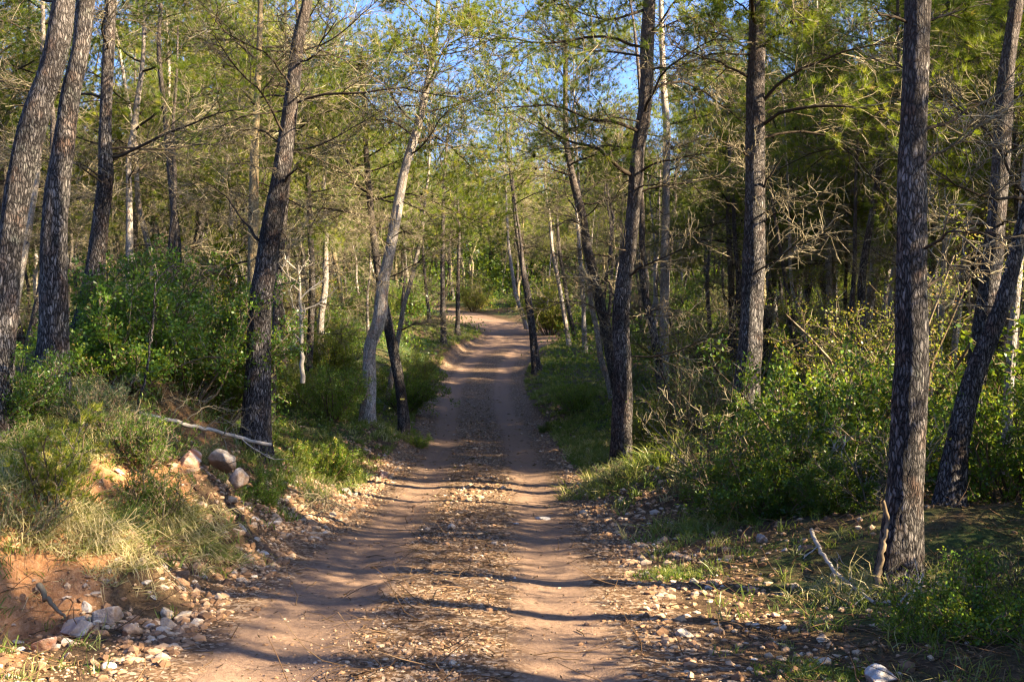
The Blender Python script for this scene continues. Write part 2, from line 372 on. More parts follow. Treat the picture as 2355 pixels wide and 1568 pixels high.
attr('track', np.minimum(1, tr*smooth((hw(gy)+.1-au)/.4)+smooth((gy-46)/14)*smooth((hw(gy)-au)/.5))*fade)
dl = np.maximum(0, -u-hw(gy))
attr('soil', smooth((dl-.3)/.6)*smooth((1.5-dl)/.35)*smooth((11.5-gy)/2.5)+.45*np.exp(-((dl-1.2)/.8)**2)*smooth((gy-10)/2)*smooth((22-gy)/5))
attr('green', .25+.5*fbm(gx*.4, gy*.4, 31)*smooth((au-hw(gy)-.3)/.6)+.12*np.exp(-((au-hw(gy)-.5)/.5)**2)*smooth((gy-11)/5))
tag(link('ground', gme), 'forest floor with rutted dirt track between verges and red earth bank', 'ground', kind='structure')

# ------------------------------------------------------------------ pine branches, trunks and crowns
def branch_mb(seed, L=2.2, live=True, nsec=11, nter=5, r0=.022, droop=.0, dens=1.0, main=None, q=32, nw=.0022, quat=True):
    """one branch along +X: main axis, side branches, twigs, and needle tufts when live"""
    rng = np.random.default_rng(seed); mb = MB(); wm, tm, nm = 0, 1, 2
    if main is None:
        P = grow(np.zeros((1, 3)), np.array([[1., 0, .12]]), [L], 9, .13, droop, rng)
    else: P = main[None]; L = np.linalg.norm(np.diff(main, axis=0), axis=1).sum()
    tubes(mb, P, r0*np.linspace(1, .28, P.shape[1])[None]**1.1, 5, wm, [.4])
    s, d, t = kids(P, nsec, .2, 1., 44, 10, rng, .4)
    L2 = L*rng.uniform(.24, .48, len(s))*(1.15-.6*t)
    P2 = grow(s, d, L2, 5, .13, droop+.03, rng)
    tubes(mb, P2, .008*np.linspace(1, .4, 6)[None]*rng.uniform(.7, 1.2, (len(s), 1)), 3, tm, rng.uniform(.15, .7, len(s)))
    s3, d3, t3 = kids(P2, nter, .15, 1., 40, 12, rng, .6)
    P3 = grow(s3, d3, L*rng.uniform(.09, .2, len(s3)), 3, .18, droop+.05, rng)
    tubes(mb, P3, .0046*np.linspace(1, .55, 4)[None]*np.ones((len(s3), 1)), 3, tm, rng.uniform(.25, 1, len(s3)))
    tips = [P3]
    if quat:
        s4, d4, _ = kids(P3, 2, .25, .95, 42, 15, rng, .8)
        P4 = grow(s4, d4, L*rng.uniform(.05, .1, len(s4)), 1, .25, .05, rng)
        tubes(mb, P4, .0034*np.linspace(1, .6, 2)[None]*np.ones((len(s4), 1)), 3, tm, rng.uniform(.3, 1, len(s4)))
        tips.append(P4)
    if live:
        p = np.concatenate([a[:, -1] for a in tips]); dd = np.concatenate([unit(a[:, -1]-a[:, -2]) for a in tips])
        keep = rng.uniform(0, 1, len(p)) < dens
        tint = np.clip(rng.normal(.52, .18, keep.sum()), 0, .92)
        needles(mb, p[keep]-dd[keep]*.03, unit(dd[keep]+np.array([0, 0, .2])), q, .13, nw, rng, nm, tint, .42)
        for c in p[rng.integers(0, len(p), 2)]:
            v = np.array([[0, 0, 1], [1, 0, .1], [0, 1, .1], [-1, 0, .1], [0, -1, .1], [0, 0, -1.3]])*.03+c
            mb.add(v, [[0, 1, 2], [0, 2, 3], [0, 3, 4], [0, 4, 1], [5, 2, 1], [5, 3, 2], [5, 4, 3], [5, 1, 4]], wm, .3)
    return mb.data()
LIVE = [branch_mb(100+i, 2.2, True, 15, 6, dens=[1, .9, .8, 1, .85, .7][i]) for i in range(6)]
LITE = [branch_mb(100+i, 2.2, True, 15, 6, q=26, nw=.0036, quat=False) for i in range(6)]
DEAD = [branch_mb(200+i, 2.0, False, 14, 5, .018, -.01) for i in range(5)]
BM = [M['wood_dark'], M['twig'], M['needle']]
DEAD_ME = [b.mesh('branch', BM) for b in DEAD]

def rotm(az, pitch, roll, s): return np.array((Matrix.Rotation(az, 3, 'Z') @ Matrix.Rotation(-pitch, 3, 'Y') @ Matrix.Rotation(roll, 3, 'X')))*s
def crown_mb(seed, axis, z0, n, lmax=1.15, dead=0, zd=1.5, kit=None):
    """branches set round the trunk axis (k,3), from height z0 to the top, with dead ones below"""
    rng = np.random.default_rng(seed); mb = MB(); zz = axis[:, 2]; zt = zz[-1]; az = rng.uniform(0, 6.28)
    for i in range(n+dead):
        live = i < n
        z = z0+(zt-z0)*((i+rng.uniform(0, 1))/n)**.9 if live else zd+(z0+1.2-zd)*rng.uniform(0, 1)
        f = (z-z0)/(zt-z0); az += 2.4+rng.normal(0, .5)
        p = [np.interp(z, zz, axis[:, 0]), np.interp(z, zz, axis[:, 1]), z]
        if live: mb.put((kit or LIVE)[rng.integers(6)], rotm(az, .1+.75*max(0, f)**1.5+rng.normal(0, .15), rng.normal(0, .4), lmax*(1-.72*max(0, f)**1.3)*rng.uniform(.75, 1.15)), p)
        else: mb.put(DEAD[rng.integers(5)], rotm(az, rng.normal(.05, .2), rng.normal(0, .5), rng.uniform(.5, 1.05)), p)
    return mb
def trunk_mb(P, rad, m=14, amp=.05, seed=0, flare=True):
    """P (k,3) resampled axis, rad (k,)"""
    mb = MB(); k = len(P); N_, B_ = frames(P[None]); N_, B_ = N_[0], B_[0]
    a = np.arange(m)*2*math.pi/m
    L = np.concatenate([[0], np.cumsum(np.linalg.norm(np.diff(P, axis=0), axis=1))])
    AA, LL = np.meshgrid(a, L); 
    lump = (fbm(np.cos(AA)*1.6+9+seed, LL*2.2+np.sin(AA)*1.6, seed, 3)-.5)*2
    fine = (fbm(np.cos(AA)*6+20, LL*9+np.sin(AA)*6, seed+3, 2)-.5)*2
    r = rad[:, None]*(1+amp*2.2*lump+amp*fine)
    if flare: r = r*(1+.7*np.exp(-LL/.3)*(1+.45*np.cos(3*AA+seed)+.3*np.cos(5*AA+2*seed)))
    V = P[:, None]+r[..., None]*(np.cos(AA)[..., None]*N_[:, None]+np.sin(AA)[..., None]*B_[:, None])
    idx = np.arange(k*m).reshape(k, m)
    q = np.stack([idx[:-1], np.roll(idx, -1, 1)[:-1], np.roll(idx, -1, 1)[1:], idx[1:]], -1).reshape(-1, 4)
    mb.add(V.reshape(-1, 3), q, 0, None, True); return mb
def catmull(P, n):
    P = np.asarray(P, float); L = np.concatenate([[0], np.cumsum(np.linalg.norm(np.diff(P[:, :3], axis=0), axis=1))])
    t = np.linspace(0, L[-1], n); T = np.gradient(P, L, axis=0)
    i = np.clip(np.searchsorted(L, t, 'right')-1, 0, len(L)-2); h = (L[i+1]-L[i])[:, None]; s = ((t-L[i])[:, None])/h
    return (2*s**3-3*s**2+1)*P[i]+(s**3-2*s**2+s)*h*T[i]+(-2*s**3+3*s**2)*P[i+1]+(s**3-s**2)*h*T[i+1]

TREES = {}
def pine(key, label, d, pts, mat, total, z0, ncr, bare=(), nbare=0, bz=(1.5, 4.), lmax=1.1, seed=1, vis=True, group='pines along the track', deadc=5, m=18, cat='pine tree'):
    """pts: (px, py, width px) from the foot up, all at distance d"""
    rng = np.random.default_rng(seed)
    A_ = []
    for (px, py, w) in pts: A_.append(np.append(at(px, py, d), w/2/F*d))
    A_ = np.array(A_)
    while len(A_) > 2 and A_[0, 2] < h1(A_[0, 0], d)+.02: A_ = A_[1:]
    sl = np.clip((A_[1]-A_[0])[0]/(A_[1]-A_[0])[2], -.35, .35)
    zg = h1(A_[0, 0]-sl*max(0, A_[0, 2]-h1(A_[0, 0], d)), d)
    dz = A_[0, 2]-(zg-.2)
    A_ = np.concatenate([[[A_[0, 0]-sl*dz, d, zg-.2, A_[0, 3]*(1+.05*dz)]], A_])
    base = np.array([A_[0, 0], d, zg])
    zt = zg+total; z = A_[-1, 2]; sl = (A_[-1]-A_[-2])[0]/(A_[-1]-A_[-2])[2]; r = A_[-1, 3]; x = A_[-1, 0]; y = d; ext = []
    while z < zt-.3:
        st = min(1.2, zt-z); z += st; sl *= .8; x += sl*st+rng.normal(0, .05); y += rng.normal(0, .06); r = max(.015, r*(1-st/(zt-z+st+.6)))
        ext.append([x, y, z, r])
    if ext: A_ = np.concatenate([A_, ext])
    if vis: A_[1:, 1] += np.cumsum(rng.normal(0, .015, len(A_)-1))
    C = catmull(A_, max(24, int(total/(.07 if d < 20 else .18)))); ax = C[:, :3]-base
    root = empty('pine_tree', base, label, cat, group)
    link('trunk', trunk_mb(ax, np.maximum(C[:, 3], .012), m, .05, seed).mesh('trunk', [M[mat]]), root)
    if ncr: link('crown', crown_mb(seed+50, ax, z0, ncr, lmax, deadc, bz[0], LITE if d > 26 else LIVE).mesh('crown', BM), root)
    az = rng.uniform(0, 6)
    for i in range(nbare):
        zz = bz[0]+(bz[1]-bz[0])*(i+rng.uniform(0, 1))/nbare; az += 2.4+rng.normal(0, .5)
        b_ = link('branch', DEAD_ME[rng.integers(5)], root, (np.interp(zz, ax[:, 2], ax[:, 0]), np.interp(zz, ax[:, 2], ax[:, 1]), zz))
        s = rng.uniform(.4, .95); b_.scale = (s, s, s); b_.rotation_euler = (rng.normal(0, .5), -rng.normal(.1, .2), az)
    for j, (dd, rad, live, bp_) in enumerate(bare):
        n = len(bp_); W_ = np.array([at(px, py, d+dd*(i/(n-1))**.8) for i, (px, py) in enumerate(bp_)])
        mn = catmull(W_, 12)+np.cumsum(rng.normal(0, .012, (12, 3)), 0)-base
        Lb = np.linalg.norm(np.diff(mn, axis=0), axis=1).sum()
        link('branch', branch_mb(seed*31+j, main=mn, live=live, nsec=int(5+4*Lb) if rad > 0 else 1, nter=4, r0=abs(rad)).mesh('branch', BM), root)
    TREES[key] = root; return root

E = 'pines edging the track'
pine('a', 'big rough leaning pine at the left edge, foot hidden by bank grass', 9.5, [(-14, 975, 66), (5, 751, 62), (31, 501, 58), (60, 350, 60), (85, 250, 60), (125, 125, 52), (145, 0, 50), (150, -160, 46)], 'bark', 11.5, 5.2, 22, nbare=1, bz=(1.2, 4.2), deadc=1, seed=11, group=E, m=26)
pine('b', 'thick dark pine just right of the leaning edge pine, on the left bank', 10.5, [(118, 890, 78), (120, 858, 70), (125, 785, 65), (131, 501, 57), (145, 350, 50), (166, 200, 43), (185, 100, 40), (195, 0, 40), (205, -180, 36)], 'bark', 11.5, 5.5, 22, nbare=1, bz=(1.6, 4.6), deadc=1, seed=12, group=E, m=26)
pine('c', 'rough barked pine rising from shrubs on the left bank, third from the left edge', 13, [(188, 775, 54), (192, 751, 50), (220, 601, 42), (231, 501, 37), (243, 400, 35), (243, 350, 31), (243, 250, 27), (248, 150, 26), (253, 0, 25), (256, -150, 22)], 'bark', 11, 5, 24, bare=[(-.4, .022, False, [(256, 365), (350, 315), (426, 280), (501, 245), (560, 235)]), (.6, .015, False, [(258, 372), (310, 362), (380, 352)])], nbare=6, bz=(1.6, 4.4), seed=13, group=E, m=24)
pine('d', 'thin blue grey pine behind the rounded shrub on the left bank', 21, [(296, 640, 17), (297, 601, 17), (296, 450, 14), (297, 350, 13), (306, 300, 15), (313, 240, 14), (323, 175, 11), (330, 0, 9)], 'bark_pale', 11.5, 4.2, 22, nbare=6, bz=(2, 4.5), seed=14, group=E, m=12)
pine('e', 'slim curved pine above autumn leaves on the left slope', 26, [(404, 620, 15), (403, 576, 14), (392, 450, 12), (386, 380, 10), (384, 300, 9), (388, 150, 7)], 'bark_pale', 11, 4.2, 22, seed=15, group=E, m=10)
pine('f', 'tall straight tan pine close behind the big leaning trunk left of the track', 18, [(584, 690, 29), (583, 651, 27), (583, 551, 23), (585, 450, 22), (587, 350, 19), (591, 250, 16), (596, 125, 13), (600, 0, 12)], 'bark_tan', 12, 4.6, 22, bare=[(-.5, .016, False, [(590, 318), (560, 308), (520, 312)])], nbare=8, bz=(2., 5), seed=16, group=E, m=14)
pine('g', 'large pine leaning over the stony left verge with the fallen branch at its foot', 13, [(590, 1048, 56), (591, 933, 60), (596, 783, 54), (600, 701, 53), (615, 601, 49), (631, 501, 47), (649, 400, 42), (662, 300, 38), (675, 200, 33), (685, 100, 30), (707, 0, 23), (722, -120, 20)], 'bark', 10.5, 5.5, 24,
     bare=[(-.3, -.028, False, [(640, 420), (660, 408), (681, 398)]), (-1.2, .016, False, [(683, 155), (716, 135), (750, 90), (785, 50)]), (.8, .02, False, [(596, 551), (551, 511), (501, 451), (451, 421)]), (-.8, .012, False, [(686, 225), (705, 215)]), (1.0, .014, False, [(655, 330), (600, 300), (540, 310)])], nbare=7, bz=(2.4, 5.2), seed=17, group=E, m=28)
pine('h', 'pale silvery pine leaning right beside the left edge of the track', 22, [(836, 975, 34), (849, 883, 32), (854, 783, 30), (868, 751, 32), (880, 651, 27), (901, 551, 25), (917, 451, 23), (933, 375, 20), (957, 300, 20), (974, 225, 17), (990, 150, 14), (998, 100, 12), (1006, 0, 10)], 'bark_pale', 10.6, 4.9, 22,
     bare=[(-.5, .022, False, [(946, 310), (911, 280), (871, 273), (815, 300), (785, 340)]), (-.6, .014, False, [(925, 463), (975, 486), (985, 505)]), (.6, .016, False, [(975, 228), (1020, 215), (1080, 222)]), (-.8, .014, False, [(985, 165), (940, 175), (890, 200)]), (-.7, .016, True, [(1000, 60), (1060, 38), (1130, 55), (1200, 48)]), (.8, .015, True, [(992, 140), (1060, 112), (1140, 130), (1180, 125)]), (.5, .013, True, [(1004, 20), (950, -10), (900, 10)])], nbare=7, bz=(2.6, 5), lmax=1.25, seed=18, group=E, m=18)
t_i = pine('i', 'dark slender pine with a yellow paint dash, crossing behind the silvery pine', 24, [(930, 1000, 26), (928, 960, 25), (919, 883, 23), (900, 783, 24), (888, 720, 20), (868, 610, 17), (860, 551, 16), (850, 451, 15), (842, 350, 13), (838, 250, 11), (834, 150, 10)], 'bark', 8.2, 4.3, 20, nbare=6, bz=(2, 4.6), lmax=1.25, seed=19, group=E, m=16)
pine('j', 'sunlit pale pine leaning right beyond the silvery pine', 30, [(922, 740, 11), (928, 705, 10), (944, 651, 11), (956, 601, 10), (972, 520, 8), (976, 480, 7), (985, 400, 6)], 'bark_pale', 8, 3.6, 18, seed=20, group=E, m=10)
pine('k', 'straight blue grey pine at the left edge of the track before the bend', 48, [(1015, 790, 15), (1019, 735, 13), (1018, 651, 11), (1019, 501, 9), (1022, 400, 8), (1026, 350, 7)], 'bark', 11.5, 5.4, 20, seed=21, group=E, m=10)
pine('l', 'small dark pine standing at the inside of the far bend', 55, [(1054, 770, 11), (1053, 700, 10), (1054, 620, 8), (1056, 540, 7)], 'bark', 10, 5, 18, seed=22, group=E, m=10)
pine('n', 'dark pine leaning left at the right edge of the track, bend behind it', 41, [(1238, 852, 17), (1228, 783, 16), (1215, 680, 14), (1200, 600, 12), (1187, 520, 10), (1180, 440, 9), (1172, 380, 8)], 'bark', 11, 6.4, 20, nbare=0, bz=(3, 6), seed=23, group=E, m=10)
pine('n2', 'short brown trunked pine pressed against the dark left-leaning pine at the track edge', 40, [(1226, 820, 11), (1222, 760, 12), (1212, 690, 10), (1204, 640, 9)], 'bark', 9, 5.5, 16, seed=24, group=E, m=10)
pine('o', 'sunlit cream pine with a kink, far behind the bend', 62, [(1196, 708, 9), (1187, 680, 9), (1178, 625, 8), (1171, 575, 7), (1166, 500, 6)], 'bark_pale', 10, 6, 18, seed=25, group=E, m=8)
pine('p', 'pale pine leaning left in the row right of the bend', 48, [(1308, 790, 10), (1297, 720, 10), (1285, 650, 9), (1271, 580, 8), (1264, 500, 7)], 'bark_pale', 10, 5, 18, seed=26, group=E, m=8)
pine('q', 'dark pine between two pale ones right of the bend', 52, [(1318, 760, 10), (1310, 720, 10), (1297, 640, 9), (1287, 580, 8)], 'bark', 10.5, 5, 18, seed=27, group=E, m=8)
pine('r', 'cream trunked upright pine behind the dark right-hand pair', 46, [(1344, 770, 11), (1343, 740, 10), (1340, 660, 10), (1334, 590, 9), (1328, 500, 8)], 'bark_pale', 11, 5, 20, seed=28, group=E, m=8)
pine('s', 'thin cream pine tilted left at the foot of the large dark right verge pine', 28, [(1406, 900, 15), (1400, 880, 14), (1383, 830, 14), (1372, 760, 12), (1358, 690, 11), (1350, 620, 9)], 'bark_pale', 8.5, 4.5, 18, seed=29, group=E, m=12)
pine('t', 'dark bluish pine leaning left behind the large right verge pine', 24, [(1412, 850, 28), (1396, 765, 26), (1380, 700, 24), (1364, 626, 22), (1351, 566, 20), (1341, 500, 19), (1321, 425, 18), (1306, 350, 14), (1300, 250, 12)], 'bark', 10.5, 4.8, 22, bare=[(-.8, .018, False, [(1318, 400), (1280, 395), (1225, 405)]), (-1, .016, False, [(1345, 520), (1300, 510), (1240, 540)])], nbare=8, bz=(2.6, 5.5), seed=30, group=E, m=14)
pine('u', 'large pine alone on the right verge with long arching branches over the track', 16, [(1425, 1094, 48), (1430, 983, 46), (1433, 883, 43), (1430, 783, 40), (1429, 751, 40), (1436, 651, 38), (1450, 551, 33), (1460, 451, 32), (1464, 400, 34), (1467, 350, 30), (1480, 275, 31), (1487, 200, 30), (1489, 100, 31), (1494, 0, 28), (1500, -120, 24)], 'bark', 11.5, 5, 22,
     bare=[(-1.0, .035, True, [(1450, 402), (1425, 385), (1401, 366), (1376, 343), (1311, 328), (1266, 300), (1236, 280)]), (-1.5, .028, True, [(1465, 300), (1421, 278), (1361, 273), (1286, 245), (1166, 250)]), (-.8, .022, True, [(1480, 25), (1452, 32), (1396, 38), (1330, 20), (1270, -20)]),
           (-.8, .02, False, [(1470, 395), (1517, 373), (1571, 363), (1640, 350)]), (-1.2, .02, False, [(1445, 640), (1497, 612), (1571, 582), (1620, 565)]), (.8, .018, True, [(1490, 80), (1571, 48), (1680, 10)]), (-1., .014, False, [(1465, 430), (1500, 428), (1571, 420)]),
           (-.6, .01, False, [(1440, 720), (1490, 725), (1550, 722)]), (-2., .024, True, [(1489, 105), (1380, 88), (1250, 105), (1140, 95), (1060, 125)]), (1.5, .018, False, [(1470, 350), (1400, 340), (1300, 345), (1200, 330)])], nbare=6, bz=(1.6, 5.2), seed=31, group=E, m=26)
pine('v', 'slim upright blue grey pine between the two large right verge pines', 25, [(1528, 860, 24), (1528, 751, 22), (1530, 551, 19), (1532, 400, 17), (1533, 300, 16), (1526, 200, 15), (1522, 80, 12), (1520, 0, 11)], 'bark_pale', 12, 5, 24, nbare=5, bz=(2, 5.5), seed=32, group=E, m=14)
pine('w', 'straight thick pine rising from dark shrubs, with black branches reaching right', 14.5, [(1711, 1000, 60), (1714, 930, 58), (1725, 783, 55), (1727, 751, 53), (1732, 601, 51), (1735, 501, 47), (1736, 350, 44), (1736, 200, 42), (1740, 100, 38), (1741, 0, 38), (1744, -140, 34)], 'bark', 11.5, 5.2, 22,
     bare=[(-.8, .026, False, [(1745, 245), (1791, 185), (1871, 140), (1971, 100), (2070, 88)]), (-1.2, .026, True, [(1750, 290), (1786, 260), (1871, 243), (1971, 243), (2062, 253), (2120, 275)]), (.6, .02, False, [(1755, 316), (1801, 303), (1891, 300), (1961, 350), (2022, 425), (2050, 475)]), (-.4, -.022, False, [(1740, 446), (1781, 400), (1816, 358)]),
           (-.8, .02, False, [(1730, 180), (1671, 155), (1601, 138), (1540, 120)]), (-.8, .018, False, [(1730, 362), (1691, 343), (1636, 320)]), (-.5, .015, False, [(1750, 524), (1796, 496), (1836, 480)]), (-.6, .02, True, [(1745, 60), (1700, 20), (1650, 0)]), (-.8, .02, True, [(1745, 120), (1800, 60), (1860, 20)])], nbare=3, bz=(1.8, 5), seed=33, group=E, m=28)
pine('x', 'nearest big pine at the right edge of the track, split bark strip at its foot', 7.7, [(2058, 1365, 104), (2070, 1233, 87), (2082, 1083, 79), (2088, 933, 77), (2093, 783, 72), (2091, 651, 67), (2092, 501, 65), (2095, 350, 62), (2100, 200, 58), (2105, 100, 57), (2108, 0, 57), (2112, -150, 52)], 'bark', 11.5, 7.2, 13,
     bare=[(-.5, -.012, False, [(2085, 55), (2040, 32), (1996, 15)]), (.8, .014, False, [(2115, 300), (2197, 270), (2237, 250), (2282, 220)]), (.6, .012, False, [(2115, 380), (2197, 335), (2262, 290)]), (-.8, .013, False, [(2105, 586), (2172, 563), (2247, 556), (2355, 556)]), (.8, .014, False, [(2110, 685), (2197, 616), (2247, 561)]), (.5, .012, True, [(2110, 60), (2180, 20), (2250, -20)])], nbare=0, deadc=0, seed=34, group=E, m=36)
pine('y', 'pine leaning right out of dry grass beside the nearest big trunk', 9.5, [(2186, 1160, 58), (2189, 1133, 54), (2212, 983, 50), (2239, 883, 45), (2272, 793, 42), (2299, 723, 37), (2330, 620, 34), (2362, 500, 31), (2410, 330, 28)], 'bark', 9.5, 6.8, 10, nbare=3, deadc=2, bz=(1.4, 4.5), seed=35, group=E, m=24)
pine('z', 'upright pine behind the right-leaning one at the right edge', 12, [(2204, 1150, 50), (2219, 1033, 46), (2242, 883, 48), (2282, 601, 46), (2291, 501, 40), (2302, 350, 40), (2312, 200, 38), (2323, 100, 31), (2337, 0, 31), (2352, -150, 28)], 'bark', 11, 7.2, 13, deadc=2, bare=[(-.6, .016, False, [(2305, 370), (2335, 345), (2380, 310)]), (-.8, .016, False, [(2290, 525), (2320, 505), (2370, 500)])], nbare=1, bz=(1.4, 4.8), seed=36, group=E, m=24)
pine('aa', 'very thin white pine stem between the two right edge trunks', 22, [(2160, 930, 12), (2161, 830, 12), (2163, 751, 12), (2170, 601, 12), (2180, 450, 9), (2188, 350, 8), (2194, 250, 7), (2212, 150, 7), (2222, 0, 6)], 'bark_pale', 10.5, 5, 18, nbare=2, bz=(1.4, 5), seed=37, group=E, m=10)
pine('ab', 'pale trunk half hidden behind the right-leaning pine at the right edge', 14, [(2306, 1150, 26), (2318, 960, 22), (2326, 850, 21), (2345, 600, 20), (2360, 400, 18)], 'bark_pale', 10, 7, 9, deadc=2, seed=38, group=E, m=14)
pine('ac', 'blurred grey pine deep in the right wood above yellowing leaves', 28, [(1906, 640, 15), (1902, 540, 14), (1895, 480, 13), (1885, 420, 13), (1882, 330, 12), (1880, 240, 11)], 'bark_pale', 11.5, 5, 24, nbare=3, bz=(2.5, 5.5), seed=39, group=E, m=10)
pine('ad', 'bent white sapling pine deep among the right shrubs', 24, [(1857, 800, 9), (1840, 730, 9), (1822, 660, 8), (1817, 600, 8), (1816, 520, 7)], 'bark_pale', 7, 4, 14, nbare=3, bz=(2, 4), seed=40, group=E, m=8)
pine('ae', 'leaning pale pine deep in the right wood near the edge trunks', 23, [(2215, 620, 14), (2228, 500, 14), (2245, 400, 14), (2275, 260, 13), (2300, 160, 12)], 'bark_pale', 11, 5, 20, nbare=2, bz=(2.5, 5), seed=41, group=E, m=10)
pine('af', 'blue shaded trunk hiding right behind the big leaning left verge pine', 20, [(626, 880, 20), (632, 783, 18), (638, 650, 17), (648, 560, 15), (660, 420, 13)], 'bark', 10.5, 5, 20, seed=42, group=E, m=12)
pine('ag', 'pine standing in ferny shrubs behind the bleached dead sapling', 24, [(652, 850, 26), (648, 783, 25), (640, 700, 22), (640, 560, 17), (650, 420, 14)], 'bark', 11, 5, 20, seed=43, group=E, m=12)
pine('ah', 'slim grey pine to the right of the bleached dead sapling', 28, [(712, 810, 16), (718, 650, 15), (712, 500, 13), (708, 400, 12), (706, 280, 10)], 'bark', 11, 4.6, 22, nbare=6, bz=(2.4, 5), seed=44, group=E, m=10)
pine('ai', 'dim pine seen in the gap between the two left edge trunks', 20, [(50, 620, 17), (70, 500, 16), (85, 400, 15), (95, 250, 13), (100, 100, 11)], 'bark_pale', 11, 5, 20, nbare=4, bz=(2, 5), seed=45, group=E, m=12)
p_ = at(925, 918, 23.85); pm = MB(); pm.add(np.array([[-.045, -.012, -.012], [.045, -.012, -.006], [.045, -.002, .018], [-.045, -.002, .014], [-.045, .03, -.012], [.045, .03, -.006], [.045, .03, .018], [-.045, .03, .014]]), [[0, 1, 2, 3], [4, 7, 6, 5], [0, 4, 5, 1], [3, 2, 6, 7], [0, 3, 7, 4], [1, 5, 6, 2]], 0)
mp_, nt, N = mat_new('yellow_paint'); b = N('ShaderNodeBsdfPrincipled', i_Roughness=.6); nz = N('ShaderNodeTexNoise', i_Scale=40.0).outputs['Fac']; nt.links.new(ramp(N, nz, [(.3, (.4, .3, .05)), (.6, (.65, .5, .06))]), b.inputs['Base Color']); out(N, b.outputs[0])
link('paint_mark', pm.mesh('paint_mark', [mp_]), t_i, p_-np.array(t_i.location)+np.array([0, -.02, 0]))

# shared pines for the stands on both sides, each a copy with its trunk and crown
PROTO = []; HIGH = []
for k in range(7):
    rng = np.random.default_rng(500+k); n = 12
    z = np.linspace(-.3, 10.5, n); ax = np.stack([np.cumsum(rng.normal(0, .10, n)), np.cumsum(rng.normal(0, .10, n)), z, np.interp(z, [-.3, 1, 8, 10.5], [.135, .115, .05, .015])], 1)
    ax[:, :2] -= ax[0, :2]; C = catmull(ax, 60)
    tm = trunk_mb(C[:, :3], C[:, 3], 9, .05, k).mesh('trunk', [M[('bark', 'bark', 'bark', 'bark_pale', 'bark', 'bark_tan', 'bark')[k]]])
    cm = crown_mb(600+k, C[:, :3], 4.0, 36, 1.25, 9, 2.8).mesh('crown', BM)
    PROTO.append((tm, cm))
    if k < 3: HIGH.append((tm, crown_mb(650+k, C[:, :3], 6.6, 15, 1.0, 2, 4).mesh('crown', BM)))  # high thin crowns for the added shade pines, so sun passes beneath
rng = np.random.default_rng(77)
SPOTS = [(np.array(o.location)[0], np.array(o.location)[1]) for o in TREES.values()]
STANDS = {'l': ('slender grey pine in the dense stand beyond the left verge', 'pines in the stand left of the track'),
          'r': ('slender grey pine in the dense shrubby stand right of the track', 'pines in the stand right of the track'),
          'f': ('distant pine in the dim stand where the track disappears', 'pines in the far stand beyond the bend'),
          's': ('unseen shade casting pine added near the right verge', 'added shade pines right of the near track')}
def stand_pine(x, y, which, k, s, rz_, tilt):
    root = empty('pine_tree', (x, y, h1(x, y)), STANDS[which][0], 'pine tree', STANDS[which][1])
    root.rotation_euler = (tilt[0], tilt[1], rz_); root.scale = (s, s, s); pr = HIGH[k % 3] if which == 's' else PROTO[k]
    link('trunk', pr[0], root); link('crown', pr[1], root)
def free(x, y, mn): return all((x-a)**2+(y-b_)**2 > mn*mn for a, b_ in SPOTS)
cnt = 0; tries = 0
while cnt < 228 and tries < 20000:
    tries += 1
    y = 19+101*rng.uniform(0, 1)**1.15; x = rng.uniform(-1, 1)*(.47*y+5); u_ = x-float(rx(y))
    if abs(u_) < 3.0+(1.5 if y < 60 else 0): continue
    if y < 30 and abs(u_) < 5: continue
    if not free(x, y, 2.1): continue
    SPOTS.append((x, y)); cnt += 1
    w = 'f' if y > 66 and -.17 < x/y < .17 else ('l' if u_ < 0 else 'r')
    stand_pine(x, y, w, int(rng.integers(7)), rng.uniform(.85, 1.28), rng.uniform(0, 6.28), rng.normal(0, .06, 2))
for (x, y, s) in [(6.3, 3.3, 1.), (9.4, 2.7, 1.1), (5.6, 5.6, 1.), (11.4, 3.4, 1.1), (8, -1.5, 1.)]:  # pines added out of view to lay shadow stripes on the near track
    SPOTS.append((x, y)); stand_pine(x, y, 's', int(rng.integers(7)), s, rng.uniform(0, 6.28), rng.normal(0, .04, 2))

# slim bare dead pines between the living ones
DP = []
for k in range(4):
    rng = np.random.default_rng(540+k); n = 9; z = np.linspace(-.3, 7.5, n)
    ax = np.stack([np.cumsum(rng.normal(0, .1, n)), np.cumsum(rng.normal(0, .1, n)), z, np.interp(z, [-.3, 1, 7.5], [.085, .07, .015])], 1); ax[:, :2] -= ax[0, :2]; C = catmull(ax, 40)
    mb = MB(); az = 0
    for i in range(16):
        zz = 1.3+6*i/16; az += 2.4; mb.put(DEAD[i % 5], rotm(az, rng.normal(.2, .2), rng.normal(0, .5), rng.uniform(.25, .6)*(1.1-zz/10)), [np.interp(zz, C[:, 2], C[:, 0]), np.interp(zz, C[:, 2], C[:, 1]), zz])
    DP.append((trunk_mb(C[:, :3], C[:, 3], 8, .05, k).mesh('trunk', [M[('bark', 'bark', 'bark', 'bark_pale')[k]]]), mb.mesh('dead_branches', BM)))
cnt = 0
rng = np.random.default_rng(79)
while cnt < 135:
    y = 17+58*rng.uniform(0, 1); x = rng.uniform(-1, 1)*(.45*y+1); u_ = x-float(rx(y))
    if abs(u_) < 3.6 or not free(x, y, 1.2): continue
    SPOTS.append((x, y)); sd_ = ('left', 'right')[int(u_ > 0)]
    root = empty('dead_pine', (x, y, h1(x, y)), 'slim bare dead pine pole among the living trunks %s of the track' % sd_, 'dead tree', 'slim dead pines %s of the track' % sd_)
    root.rotation_euler = (*rng.normal(0, .07, 2), rng.uniform(0, 6.28)); q_ = rng.uniform(.8, 1.3); root.scale = (q_, q_, q_)
    for nm, me in zip(('trunk', 'dead_branches'), DP[cnt % 4]): link(nm, me, root)
    cnt += 1
